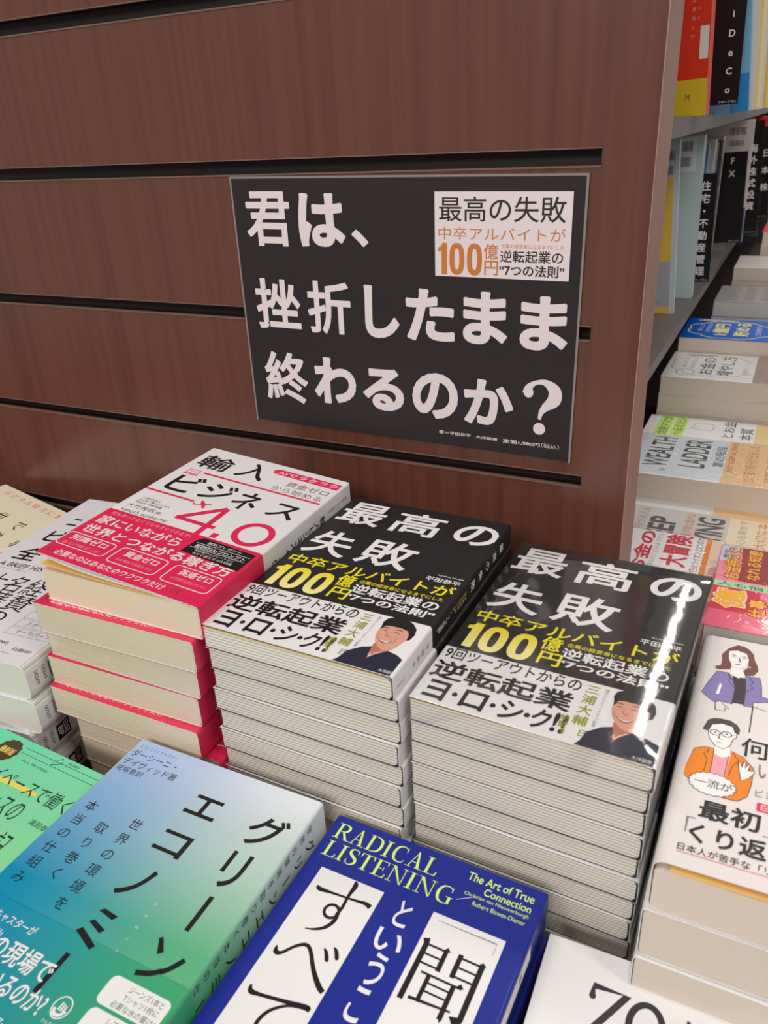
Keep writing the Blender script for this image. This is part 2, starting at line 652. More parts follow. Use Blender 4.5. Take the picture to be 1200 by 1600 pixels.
def build_book(name, w, h, t, cover, pages, spine='R', art=None, lift=0.0, band=None, endpaper=None,
               wrap=None, flap=False, r=1.6, overhang=0.0, drop=0.0):
    """a paperback standing at its near left bottom corner; band = (top edge v, material, Art)"""
    root = thing(name, 'paperback', 'book')
    f = Form(w, h, t, spine, r, lift)
    mb = MB()
    f.sheet(mb, 0, h, 0.0, 0.45, cover)
    if art:
        art.emit(mb, f.at, flat=(0.2, w - r) if spine == 'R' else (r, w - 0.2))
    mb.build('cover', root)
    pb = MB()
    x0, x1 = (0.6 + overhang, w - 1.0) if spine == 'R' else (1.0, w - 0.6 - overhang)
    rr = min(3.0, t * 0.2)
    # page block: square at the fore-edge, rounded where it is glued to the spine
    prof = []
    zt, zb = t - 0.5 - drop, 0.5
    for k in range(5):
        a = math.pi / 2 * k / 4
        prof.append((w - 1.0 - rr + rr * math.sin(a), zt - rr + rr * math.cos(a)))
    for k in range(5):
        a = math.pi / 2 * k / 4
        prof.append((w - 1.0 - rr + rr * math.cos(a), zb + rr - rr * math.sin(a)))
    prof = [(0.6 + overhang, zt)] + prof + [(0.6 + overhang, zb)]
    if spine == 'L':
        prof = [(w - p[0], p[1]) for p in prof]
    n = len(prof)
    y0, y1 = 0.4 + overhang, h - 0.4 - overhang
    vs = [(p[0] / 1000, y / 1000, p[1] / 1000) for y in (y0, y1) for p in prof]
    fs = [tuple(range(n)), tuple(reversed(range(n, 2 * n)))] + [(i, n + i, n + (i + 1) % n, (i + 1) % n) for i in range(n)]
    if spine == 'L':
        fs = [tuple(reversed(q)) for q in fs]
    pb.mesh(vs, fs, pages)
    pb.build('page_block', root)
    if endpaper:
        eb = MB()
        k = 0.35
        nn = 8
        vs, fs = [], []
        for y in (y0 - 0.3, y1):
            for dz in (0.0, -max(0.25, drop * 0.4)):
                for i in range(nn + 1):
                    a = i / nn
                    u = 0.6 + a * (w - r - 3.0)
                    z = t - 0.5 - drop * 0.55 + 0.02 + lift * k * (1 - a) ** 1.6 + 0.35 * math.sin(a * math.pi) + dz
                    vs.append(((u if spine == 'R' else w - u) / 1000, y / 1000, z / 1000))
        q = nn + 1
        for i in range(nn):
            fs += [(i, i + 1, 2 * q + i + 1, 2 * q + i), (q + i, q + i + 1, i + 1, i), (q + i + 1, q + i, 3 * q + i, 3 * q + i + 1),
                   (2 * q + i, 2 * q + i + 1, 3 * q + i + 1, 3 * q + i)]
        eb.mesh(vs, fs, endpaper)
        eb.build('endpaper', root)
    if flap:
        eb = MB()
        nn = 12
        vs, fs = [], []
        for y in (y0 - 0.3, y1):
            for dz in (0.0, -0.35):
                for i in range(nn + 1):
                    a = i / nn
                    u = 0.8 + a * (w * 0.93)
                    z = t - 0.8 + lift * (1 - a) * (1 - 0.30 * math.sin(min(1, a * 1.3) * math.pi)) + dz
                    vs.append((u / 1000, y / 1000, z / 1000))
        q = nn + 1
        for i in range(nn):
            fs += [(i, i + 1, 2 * q + i + 1, 2 * q + i), (q + i, q + i + 1, i + 1, i), (q + i + 1, q + i, 3 * q + i, 3 * q + i + 1),
                   (2 * q + i, 2 * q + i + 1, 3 * q + i + 1, 3 * q + i)]
        eb.mesh(vs, fs, PAPERW)
        eb.build('cover_flap', root)
    if band:
        vt, bm, bart = band
        b = MB()
        f.sheet(b, -0.1, vt, 0.32, 0.22, bm)
        if bart:
            bart.emit(b, f.at, 0.38, flat=(0.2, w - r) if spine == 'R' else (r, w - 0.2))
        b.build('paper_band', root)
    if wrap:
        add_wrap(root, w, h, t, wrap, wrap is FILM_TOP)
    return root


def add_wrap(root, w, h, t, m, pillow=False):
    """clear film sealed round the book, with soft edges"""
    mb = MB()
    e, r, n = 0.75, 1.6, 4
    ring = rounded(-e, -e, w + e, h + e, 2.0, 3)
    q = len(ring)
    levels = []
    for k in range(n + 1):
        a = math.pi / 2 * k / n
        levels.append((r * (1 - math.cos(a)), t + e - r + r * math.sin(a)))
    levels = [(r * (1 - math.cos(math.pi / 2 * k / n)), r - e - r * math.sin(math.pi / 2 * k / n)) for k in range(n, -1, -1)] + levels
    vs = []
    for ins, z in levels:
        for (x, y) in ring:
            cx, cy = w / 2, h / 2
            vs.append((((x - cx) * (1 - ins / (w / 2 + e)) + cx) / 1000, ((y - cy) * (1 - ins / (h / 2 + e)) + cy) / 1000, max(z, 0.05) / 1000))
    fs = []
    for l in range(len(levels) - 1):
        for i in range(q):
            j = (i + 1) % q
            fs.append((l * q + i, l * q + j, (l + 1) * q + j, (l + 1) * q + i))
    top = (len(levels) - 1) * q
    if pillow:
        # the film is drawn tight over the middle and rolls off in puckers towards the spine edge
        e2 = e - 0.0
        nu, nv = 40, 60
        rnd = random.Random(9)
        ph = [rnd.uniform(0, 6.28) for _ in range(6)]
        k0 = len(vs)
        for j in range(nv + 1):
            for i in range(nu + 1):
                a_, b_ = i / nu, j / nv
                x = -e + r + (w + 2 * e - 2 * r) * a_
                y = -e + r + (h + 2 * e - 2 * r) * b_
                roll = max(0.0, (a_ - 0.77) / 0.23)
                puck = 0.05 * math.sin(b_ * 97 + ph[0] + 6 * a_) + 0.022 * math.sin(b_ * 151 + ph[1] - 9 * a_) + 0.05 * math.sin(b_ * 43 + ph[2] + 14 * a_)
                soft = 0.04 * math.sin(a_ * 9 + b_ * 5 + ph[3]) + 0.05 * math.sin(a_ * 5 - b_ * 8 + ph[4])
                z = t + e + 2.4 - 3.0 * roll ** 2 + puck * roll ** 1.2 + soft * (1 - roll)
                edge = min(a_, b_, 1 - b_) * 12
                z = t + e + (z - t - e) * min(1, edge)
                vs.append((x / 1000, y / 1000, z / 1000))
        for j in range(nv):
            for i in range(nu):
                p = k0 + j * (nu + 1) + i
                fs.append((p, p + 1, p + nu + 2, p + nu + 1))
    else:
        fs.append(tuple(range(top, top + q)))
    mb.mesh(vs, fs, m)
    o = mb.build('shrink_wrap', root)
    for p in o.data.polygons:
        p.use_smooth = True
    return o


ORD = ['topmost', 'second', 'third', 'fourth', 'fifth', 'sixth', 'seventh', 'eighth', 'ninth', 'tenth', 'eleventh', 'twelfth']


def place(root, x, y, z, yaw, label, group=None, cat='book'):
    root.location = (x, y, z)
    root.rotation_euler = (0, 0, yaw)
    tag(root, label, cat, group)


TABLE_Z = -0.03


def pile(top, lower, x, y, ztop, yaw, t, n, desc, where, group, top_label, offs=None, seed=1):
    """top book and the copies beneath it, each an object of its own"""
    rnd = random.Random(seed)
    place(top, x, y, ztop - t, yaw, top_label, group)
    for k in range(1, n):
        o = lower if k == 1 else dup(lower)
        dx, dy, dr = offs[k] if offs and k < len(offs) else (rnd.uniform(-.0012, .0012), rnd.uniform(-.0015, .001), rnd.uniform(-.004, .004))
        place(o, x + dx, y + dy, ztop - t * (k + 1), yaw + dr, '%s, %s from the top %s' % (desc, ORD[k], where), group)


# ------------------------------------------------------------------ setting
mb = MB()
mb.box((-3, -3, -0.86), (3, 5, -0.80), mat('floor_vinyl', (150, 140, 130), 0.4))
fl = mb.build('floor')
fl['kind'] = 'structure'
mb = MB()
mb.box((-3, -3, 2.6), (3, 5, 2.66), mat('ceiling_board', (225, 222, 216), 0.8))
cl = mb.build('ceiling')
cl['kind'] = 'structure'

# display table in front of the panel
t = thing('display_table', 'dark wooden display table carrying the flat piles of books in front of the slatted panel', 'table', (-0.3, -0.4, -0.8))
mb = MB()
mb.box((-1.1, -0.40, 0.745), (0.466, 0.398, 0.77), WOOD)
mb.build('table_top', t)
mb = MB()
mb.box((-1.08, -0.37, 0.0), (0.45, 0.395, 0.745), WOOD)
mb.build('base_cabinet', t)
t = thing('display_table', 'dark table beyond the panel carrying the flat piles of finance books beside the shelves', 'table', (0.17, 0.06, -0.8))
mb = MB()
mb.box((-0.16, -0.001, 0.745), (0.7, 2.5, 0.77), SHELFD)
mb.build('table_top', t)
mb = MB()
mb.box((-0.15, 0.01, 0.0), (0.66, 2.48, 0.745), WOOD)
mb.build('base_cabinet', t)
t = thing('display_table', 'narrow dark table joining the two book displays at the right of the panel', 'table', (0.17, -0.8, -0.8))
mb = MB()
mb.box((0.0, 0.0, 0.745), (0.7, 0.857, 0.77), SHELFD)
mb.build('table_top', t)
mb = MB()
mb.box((0.01, 0.02, 0.0), (0.66, 0.85, 0.745), WOOD)
mb.build('base_cabinet', t)

# slatted end panel
PX1, GX1, PD = 0.168, 0.1355, 0.05
t = thing('slatwall_panel', 'dark brown wood laminate display panel with horizontal grooves and a poster', 'display panel', (0, 0, -0.8))
mb = MB()
gz = [(-0.0585, -0.0485), (0.0425, 0.0525), (0.1525, 0.1621), (0.2614, 0.2716), (0.3707, 0.3815), (0.4791, 0.4905), (0.589, 0.600), (0.699, 0.710)]
z = -0.8
for a, b in gz + [(0.95, None)]:
    mb.box((-1.4, 0.0, z + 0.8), (GX1, 0.012, a + 0.8), WOOD)
    z = b
mb.box((GX1, 0.0, 0), (PX1 - 0.0006, 0.012, 1.75), WOOD)
mb.box((-1.4, 0.012, 0), (PX1 - 0.0006, PD, 1.75), WOOD)
mb.build('board', t)
for a, b in gz[1:]:
    mb = MB()
    a += 0.8
    b += 0.8
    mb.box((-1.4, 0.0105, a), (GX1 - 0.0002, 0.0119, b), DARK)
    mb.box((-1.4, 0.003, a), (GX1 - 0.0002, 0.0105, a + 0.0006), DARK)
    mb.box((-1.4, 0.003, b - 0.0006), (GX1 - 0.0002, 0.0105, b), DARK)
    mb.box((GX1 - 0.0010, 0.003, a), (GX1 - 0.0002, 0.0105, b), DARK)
    mb.build('groove_liner', t)
    mb = MB()
    mb.box((-1.4, -0.0006, a - 0.0003), (GX1 - 0.0002, 0.0030, a + 0.0008), LIP)
    mb.box((-1.4, -0.0004, b - 0.0004), (GX1 - 0.0002, 0.0030, b + 0.0004), LIP)
    mb.build('groove_lip', t)
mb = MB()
mb.box((PX1 - 0.0006, 0.0, 0), (PX1, PD, 1.75), WOODE)  # side face of the board, its stronger lighting painted in
mb.build('lit_side_face', t)

# poster
t = thing('poster', 'black laminated poster with large white Japanese lettering fixed to the grooved panel', 'poster', (-0.1465, -0.0012, 0.1758))
t.rotation_euler = (0, 0.0106, 0)
PB = mat('poster_black', (44, 38, 40), 0.35)
PWH = mat('poster_white', (226, 214, 216), 0.4)
mb = MB()
mb.box((0, -0.0008, 0), (0.2718, 0.0, 0.193), PB)
a = Art()
H_ = 0.026
for s, q in (('君', (10, 144.5, 50.5, 184)), ('は', (57.5, 145, 97.3, 183)), ('、', (102.3, 146, 116, 158)), ('挫', (11, 80, 53, 120)),
             ('折', (59.5, 79.5, 98, 120)), ('し', (110, 79.5, 139, 119)), ('た', (144.5, 80, 183.3, 118.5)), ('ま', (189.5, 81, 223, 118.5)),
             ('ま', (232, 80, 266, 117.5)), ('終', (12.5, 18.5, 54, 61.5)), ('わ', (60, 22, 99, 60.5)), ('る', (105, 21.5, 141, 56)),
             ('の', (148, 20, 186, 56.5)), ('か', (190.5, 20, 229.3, 55.5))):
    a.text(s, *q, PWH, 0.040 if s in 'はしたまわるのか、' else 0.022)
a.stroke([(238.8, 48, 6.5), (240.5, 53, 5.2), (246, 57, 3), (253, 57, 5), (259, 52, 9), (259, 45, 9.6), (253, 39, 6), (250, 34.5, 3.6), (249, 29.5, 2.2)], PWH)
a.ellipse(240.2, 49.2, 3.6, 4.0, PWH)
a.ellipse(249.2, 22.4, 4.5, 4.5, PWH)
a.text('著＝平田恭平', 170, 8.6, 196.4, 11.4, PWH, 0.01)
a.text('大洋図書', 200.3, 8.5, 217.7, 10.9, PWH, 0.01)
a.text('定価1,980円', 221.9, 7.9, 250.3, 11.2, PWH, 0.02)
a.text('（税込）', 251.3, 8.2, 264.5, 11.6, PWH)
a.rect(168.5, 128, 264.3, 183.8, PWH)
a.up()
POB = mat('poster_ink', (48, 42, 44))
a.text('最高の失敗', 171.8, 164.7, 260.3, 180.8, POB, 0.006)
a.text('中卒アルバイトが', 171.3, 152.8, 260.8, 161.2, COPPER, 0.0)
hundred(a, 171, 129.3, 203.5, 150.6, COPPER)
a.text('億', 204.6, 140.4, 215, 150.6, COPPER, 0.012)
a.text('円', 205.2, 129.8, 215.2, 139.6, COPPER, 0.012)
a.text('企業の経営者になるまでにした', 217, 147.9, 260.1, 150.9, COPPER)
a.text('逆転起業の', 216.4, 138.7, 259.8, 146.9, POB, 0.012)
a.text('“7つの法則”', 216.0, 129.8, 261.2, 137.6, POB, 0.022)
a.emit(mb, lambda u, v, n: (u / 1000, -0.0008 - n / 1000, v / 1000))
mb.build('printed_sheet', t)
mb = MB()
mb.box((-0.0016, -0.0006, -0.0014), (0.0, -0.0002, 0.1945), mat('laminate_margin', (140, 130, 128), 0.25))
mb.box((0.2718, -0.0006, -0.0014), (0.2734, -0.0002, 0.1945), MATS['laminate_margin'])
mb.box((0.0, -0.0006, 0.193), (0.2718, -0.0002, 0.1945), MATS['laminate_margin'])
mb.build('laminate_margin', t)

# ------------------------------------------------------------------ black book (title 最高の失敗)


def art_b():
    a = Art()
    for s, q in (('最', (3, 148, 38.5, 181.5)), ('高', (46, 148, 83, 180.5)), ('の', (93.5, 149.5, 124.5, 178.3)),
                 ('失', (4.2, 99.5, 37.5, 132.5)), ('敗', (45, 100, 83.3, 134.5))):
        a.text(s, *q, WHITE, 0.022 if s == 'の' else 0.016)
    a.text('中卒アルバイトが', 4.5, 82.5, 123.5, 95, YEL, 0.012)
    hundred(a, 4.0, 54, 47.6, 79.5, gradient_v('yellow_fade', 54, 79, (248, 240, 170), (240, 222, 10)))
    a.text('億', 49, 69.2, 61, 83.3, YEL, 0.016)
    a.text('円', 51.5, 55.8, 64.5, 67.8, YEL, 0.016)
    a.text('企業の経営者になるまでにした', 63.3, 77, 120.8, 80.9, YEL, 0.01)
    a.text('逆転起業の', 62.5, 65.6, 121.2, 75.8, WHITE, 0.018)
    a.text('“7つの法則”', 62.3, 57.2, 122.5, 64.8, WHITE, 0.026)
    a.text('平田恭平', 100, 96.8, 123.2, 102, WHITE, 0.012)
    a.text('Kyohei Hirata', 105.7, 104, 123.6, 105.8, WHITE, 0.01)
    # spine
    a.vtext('最高の失敗', 133.5, 175, 108, 7.5, WHITE, 0.01)
    a.vtext('中卒アルバイトが', 132.5, 104, 82, 3.0, YEL)
    a.vtext('逆転起業の', 135.6, 104, 84, 2.6, WHITE)
    a.vtext('“７つの法則”', 133.6, 80, 56, 4.2, WHITE, 0.015)
    return a


def band_b():
    a = Art()
    a.text('9回ツーアウトからの', 2.2, 39.5, 80.8, 50.0, BLACK, 0.014)
    a.text('逆転起業', 1.2, 20.8, 80.4, 37.4, BLACK, 0.024)
    for s, q in (('ヨ', (5, 3, 17.5, 18.8)), ('ロ', (26, 3.6, 39.5, 18)), ('シ', (47, 3.5, 59.5, 18.6)), ('ク', (64, 3.4, 74, 19)), ('!!', (75, 4.4, 82, 19.5))):
        a.text(s, *q, BLACK, 0.024)
    for c in (21.8, 43.3, 61.8):
        a.ellipse(c, 11, 1.6, 1.8, BLACK, 12)
    a.vtext('三浦大輔', 87.2, 48.8, 13.6, 8.0, OLIVE, 0.02)
    a.text('氏', 88.6, 6.4, 94.2, 12.0, OLIVE, 0.01)
    a.vtext('絶賛', 79.9, 19.8, 9.2, 5.2, OLIVE, 0.015)
    a.text('!', 80.2, 5.0, 82.4, 8.8, OLIVE, 0.02)
    a.vtext('横浜ＤｅＮＡベイスターズ監督', 94.2, 48, 16, 2.2, GREYP)
    # portrait
    a.poly([(88.8, 0.2), (90.8, 4), (92.2, 11.2), (98, 17.5), (103.8, 20.4), (104.4, 12.3), (106.5, 12), (112.7, 19.9), (120, 18), (126.4, 15.4), (126.4, 0.2)], SHIRT)
    a.poly([(102.6, 23.5), (104.0, 15.6), (105.3, 9.0), (107.6, 13.5), (112.9, 19.2), (116.2, 27.6)], SKIND)
    a.up()
    a.poly([(99.3, 39), (99.3, 34), (100.3, 29.4), (102.6, 24.6), (106.3, 20.8), (109.4, 19.2), (112.1, 19.0), (114.6, 21), (116.2, 25), (117.3, 30), (118.6, 32.6), (118.4, 37), (117.0, 41.5), (112, 44), (105.7, 44), (101, 42)], SKIN)
    a.line([(105.0, 14.8), (105.4, 11.4), (107.6, 14.8), (110.6, 17.8)], 0.5, WHITE)
    a.up()
    a.poly([(99.0, 40.5), (98.2, 44.0), (99.2, 48.0), (102.5, 50.6), (106.4, 51.6), (111, 50.8), (115.4, 48.4), (119.2, 44.2), (120.6, 38.5), (119.8, 33.0), (118.2, 32.4), (117.6, 37), (115.6, 40.6), (111.1, 41.8), (104.9, 41.8), (101.4, 41.0), (100.4, 37.6), (99.6, 36.6)], HAIR)
    a.stroke([(101.0, 38.6, .4), (102.4, 39.4, .8), (104.4, 38.7, .4)], HAIR)
    a.stroke([(108.4, 38.9, .4), (110.6, 39.9, .8), (113.0, 38.9, .4)], HAIR)
    a.stroke([(101.6, 36.2, .3), (102.9, 36.7, .6), (104.3, 36.1, .3)], HAIR)
    a.stroke([(108.7, 36.3, .3), (110.4, 36.9, .6), (112.2, 36.2, .3)], HAIR)
    a.stroke([(105.6, 36, .3), (105.3, 32.8, .5), (106.6, 31.6, .9), (108.6, 32.2, .4)], SKIND)
    a.stroke([(102.9, 28.6, .4), (105.6, 26.4, 1.5), (108.8, 26.0, 1.5), (111.4, 28.4, .4)], mat('lip_print', (150, 70, 62)))
    a.stroke([(101.6, 32.0, .3), (101.6, 29.2, .5), (102.6, 27.6, .2)], SKIND)
    a.stroke([(111.6, 32.4, .3), (113.0, 29.4, .5), (112.4, 26.8, .2)], SKIND)
    a.up()
    a.stroke([(103.8, 27.8, .2), (106, 26.7, .7), (108.6, 26.5, .7), (110.4, 27.7, .2)], WHITE)
    a.text('大洋図書', 116.0, 1.6, 125.4, 4.0, WHITE)
    # spine of the band
    a.vtext('平田恭平', 133.5, 46, 22, 4.2, GREYP, 0.0)
    a.vtext('大洋図書', 134.0, 14, 4, 2.0, GREYP, 0.0)
    return a


ab, bb = art_b(), band_b()
BW = 125.6
T_B = 15.6
b1 = build_book('paperback_book', BW, 188, T_B, CBLACK, PG_B, art=ab, band=(50.4, PAPERW, bb), endpaper=PEACH, lift=0.5, drop=1.5)
b1_low = build_book('paperback_book', 127, 187, T_B - 0.1, CBLACK, PG_B, band=(50.4, PAPERW, None), endpaper=PEACH, wrap=FILM)
pile(b1, b1_low, -0.0279, -0.2418, 0.1420, -0.0136, 0.01564, 11, 'black paperback', 'of the pile left of centre', 'black paperbacks in the pile left of centre',
     'unwrapped black paperback with a smiling man, topping the pile left of centre',
     [(0, 0, 0), (0.0007, .001, .004), (0.0009, .002, .002), (-.0005, .0008, -.002), (.0008, .002, .003), (-.0006, .001, 0), (.0004, .0014, .002), (-.0016, .0005, -.003), (.0007, .001, .002)], 3)
b2 = build_book('paperback_book', 128, 188, T_B, CBLACK, PG_B, art=ab, band=(50.4, PAPERW, bb), endpaper=PEACH, wrap=FILM_TOP, drop=1.0)
b2_low = dup(b1_low)
pile(b2, b2_low, 0.1034, -0.2363, 0.1262, -0.0235, 0.01562, 10, 'film-wrapped black paperback', 'of the pile right of centre', 'black paperbacks in the pile right of centre',
     'film-wrapped black paperback with a bright glare streak, topping the pile right of centre',
     [(0, 0, 0), (-.0005, .001, .002), (-.0010, .0015, .003), (-.0008, .0006, 0.001), (-.0018, .0025, .004), (-.0004, .001, 0.002), (-.0012, .002, .003), (-.002, .001, .002), (-.001, .002, .001)], 5)

# ------------------------------------------------------------------ white and red business book (title 輸入ビジネス4.0)


def art_a():
    a = Art()
    for s, q in (('輸', (5.5, 153.5, 33.8, 177)), ('入', (41.2, 154.5, 66, 181)), ('ビ', (9, 110.5, 33, 138)), ('ジ', (37.5, 112, 62, 138)),
                 ('ネ', (66, 110.8, 86, 137)), ('ス', (96.2, 113.5, 118, 134))):
        a.text(s, *q, BLACK, 0.016)
    a.rect(21.5, 144.6, 123.9, 147.0, RED)
    a.rect(0, 103.4, 43.5, 105.8, RED)
    a.poly([(123.9, 171.0), (123.9, 180.4), (70, 181), (66.6, 179.6), (65.4, 176.6), (66.6, 173.6), (70, 172.6)], RED)
    a.frame(8, 140.5, 18.6, 147.5, 0.8, RED)
    a.rect(6.6, 138.6, 20, 140, RED)
    a.rect(10, 143.6, 16.6, 145, PINK)
    a.text('資金ゼロ', 86, 158.6, 121.5, 166.8, BROWN, 0.0)
    a.text('から始める', 79, 143.6 + 5, 121.2, 156.2, BROWN, 0.0)
    # aeroplane
    a.stroke([(45.4, 100.4, .6), (52, 104, 1.7), (57.4, 107, 1.2)], RED)
    a.poly([(50.2, 103.2), (47.6, 108.4), (49.2, 108.6), (54, 104.6)], RED)
    a.poly([(50.8, 103.4), (54.6, 98.6), (55.8, 99.2), (53.8, 104.8)], RED)
    a.poly([(46, 100.4), (44.2, 102.8), (45.2, 103), (47.6, 101.4)], RED)
    # 4.0
    a.stroke([(71.5, 107, 4.6), (47.6, 80.2, 4.6)], RED, False)
    a.rect(46.2, 78.2, 79.2, 82.4, RED)
    a.poly([(69.4, 106.6), (73.8, 106.6), (75.6, 64), (71.2, 64)], RED)
    a.rect(82.6, 69.0, 87.4, 75.0, RED)
    a.ring(106.8, 85.8, 12.2, 13.6, 4.6, RED)
    a.text('大竹秀明', 6, 75.6, 29.2, 80.8, BLACK, 0.0)
    a.text('[著]', 31.2, 75.6, 35.4, 79.8, BLACK)
    a.text('tonoch studio', 6.6, 69.2, 37.6, 73.2, BLACK)
    a.text('[作画]', 39, 69.2, 45.8, 73.2, BLACK)
    a.text('一般社団法人', 8.6, 90.2, 24.5, 93, BLACK)
    a.text('はじめて輸入ビジネス', 8.2, 86.6, 35.2, 89.6, BLACK)
    a.text('研究会 代表理事', 8, 83, 31, 85.8, BLACK)
    a.up()
    a.text('AIでラクラク', 70, 173.3, 122.4, 179.0, PAPERW, 0.008)
    # spine
    a.vtext('資金ゼロから始める', 134.6, 182, 152, 3.0, RED)
    a.vtext('輸入ビジネス4.0', 138.0, 148, 76, 9.0, BLACK, 0.012)
    return a


def band_a():
    a = Art()
    a.text('何も持ってなくても今すぐできます!', 6, 60.6, 72.6, 65.0, PINK, 0.006)
    a.text('家にいながら', 3.9, 47.0, 72.4, 58.2, PAPERW, 0.016)
    a.text('世界とつながる稼ぎ方', 4.0, 33.2, 122.1, 44.4, PAPERW, 0.018)
    for (u0, v0, u1, v1) in ((0.8, 14.4, 40, 30.4), (44.6, 13.0, 81.4, 31.2), (87.2, 12.4, 122, 31.0)):
        a.frame(u0, v0, u1, v1, 0.8, PAPERW, 3.2)
    for s, s2, u0, u1 in (('知識ゼロ', 'あの｢稼ぎ｣が', 6, 35), ('資金ゼロ', '先に集客で在庫もゼロ', 50.5, 76.5), ('英語ゼロ', 'AIで海外交渉もカンタン', 93.5, 117.5)):
        a.text(s, u0, 22.2, u1, 29.0, PAPERW, 0.016)
        a.text(s2, u0 - 1, 16.4, u1 + 1, 19.4, PINK)
    a.text('必要なのはあなたのワクワクだけ', 10.5, 3.4, 96.6, 9.6, PAPERW, 0.012)
    for k in range(3):
        a.line([(3.0 + 2 * k, 9.2), (4.4 + 2 * k, 6.6), (3.0 + 2 * k, 4.0)], 0.6, BROWN)
        a.line([(103.4 + 2 * k, 9.2), (102.0 + 2 * k, 6.6), (103.4 + 2 * k, 4.0)], 0.6, BROWN)
    a.text('スタンダーズ', 112, 3.4, 124, 5.4, BROWN)
    a.poly([(82, 65.6), (79, 60.5), (78, 45.5), (123.9, 42.6), (123.9, 63.6)], BLACK)
    a.up()
    a.text('無料プレゼント', 88, 60.0, 114, 63.2, PAPERW, 0.006)
    a.text('実践的AIプロンプト', 82.4, 53.4, 120.8, 57.6, PAPERW, 0.012)
    a.text('契約書テンプレートなど', 85.8, 49.2, 116, 51.8, PAPERW)
    a.text('今すぐ使える10大特典', 86, 45.6, 116.4, 48.4, PAPERW)
    a.rect(81, 58.6, 122.5, 59.0, PAPERW)
    a.rect(80, 52.6, 121.5, 53.0, PAPERW)
    return a


aa, ba = art_a(), band_a()
CREAM = PG_A
a1 = build_book('paperback_book', 125.8, 188, 22.6, PAPERW, CREAM, art=aa, band=(67.5, RED, ba), endpaper=ORANGEP, lift=12.7, flap=True)
a_low = build_book('paperback_book', 127.5, 188, 22.4, PAPERW, CREAM, band=(67.5, RED, ba), wrap=FILM, r=2.5)
pile(a1, a_low, -0.1534, -0.2440, 0.1551, 0.0089, 0.02312, 8, 'red-banded paperback in film', 'of the leaning pile', 'red-banded business books in the leaning pile',
     'white paperback with red band and springing cover, topping the leaning pile',
     [(0, 0, 0), (-.0068, -.0068, .018), (-.0105, -.0012, -.004), (-.0135, -.0035, .014), (-.0140, -.0075, .002), (-.0035, -.002, -.01), (-.005, -.001, -.008), (-.004, 0, 0)], 7)

# ------------------------------------------------------------------ green economy book


def art_g():
    a = Art()
    for s, q in (('エ', (60, 152.8, 80.2, 166.8)), ('コ', (60.5, 125.6, 79.2, 140)), ('ノ', (61, 97, 76, 115.6)), ('グ', (100.6, 148.6, 122, 169.6)), ('リ', (103, 121, 115.2, 143))):
        a.text(s, *q, BLACK, 0.016)
    a.poly([(63.2, 86.6), (65.4, 88.6), (74.4, 87.6), (72.8, 85.0)], BLACK)
    a.poly([(63.0, 80.2), (65.0, 82.0), (73.6, 79.6), (72.2, 77.2)], BLACK)
    a.poly([(60.8, 74.0), (62.8, 76.4), (75.6, 71.4), (74.2, 68.8)], BLACK)
    a.rect(108.0, 95.2, 110.6, 115.2, BLACK)
    a.poly([(100.0, 87.2), (101.6, 88.4), (106.8, 82.2), (104.4, 80.2)], BLACK)
    a.stroke([(101.4, 69.2, 2.6), (108, 71.6, 2.6), (114, 76.4, 2.6), (118.2, 83.2, 2.6)], BLACK)
    a.vtext('世界の環境を', 43.0, 140, 76.5, 8.0, BLACK)
    a.vtext('取り巻く', 27.0, 130.5, 88.5, 8.0, BLACK)
    a.vtext('本当の仕組み', 10.6, 140, 79.5, 8.0, BLACK)
    a.text('エコノミスト キャスター', 3.0, 182.6, 31, 185.4, GREYP)
    a.text('ダーシーニ・', 2, 175.2, 35.6, 180.8, BLACK)
    a.text('デイヴィッド著', 2, 168.2, 41, 173.4, BLACK)
    a.text('花塚恵訳', 1.6, 162.6, 21.2, 167, BLACK)
    a.vtext('ｎomics', 86.5, 104, 64, 3.0, LGREY)
    # spine: column of small type and the title in heavy type
    a.vtext('世界の環境を取り巻く本当の仕組み', 133.2, 177, 58, 5.4, BLACK)
    a.vtext('グリーンエコノミー', 144.0, 178, 70, 9.0, BLACK, 0.012)
    return a


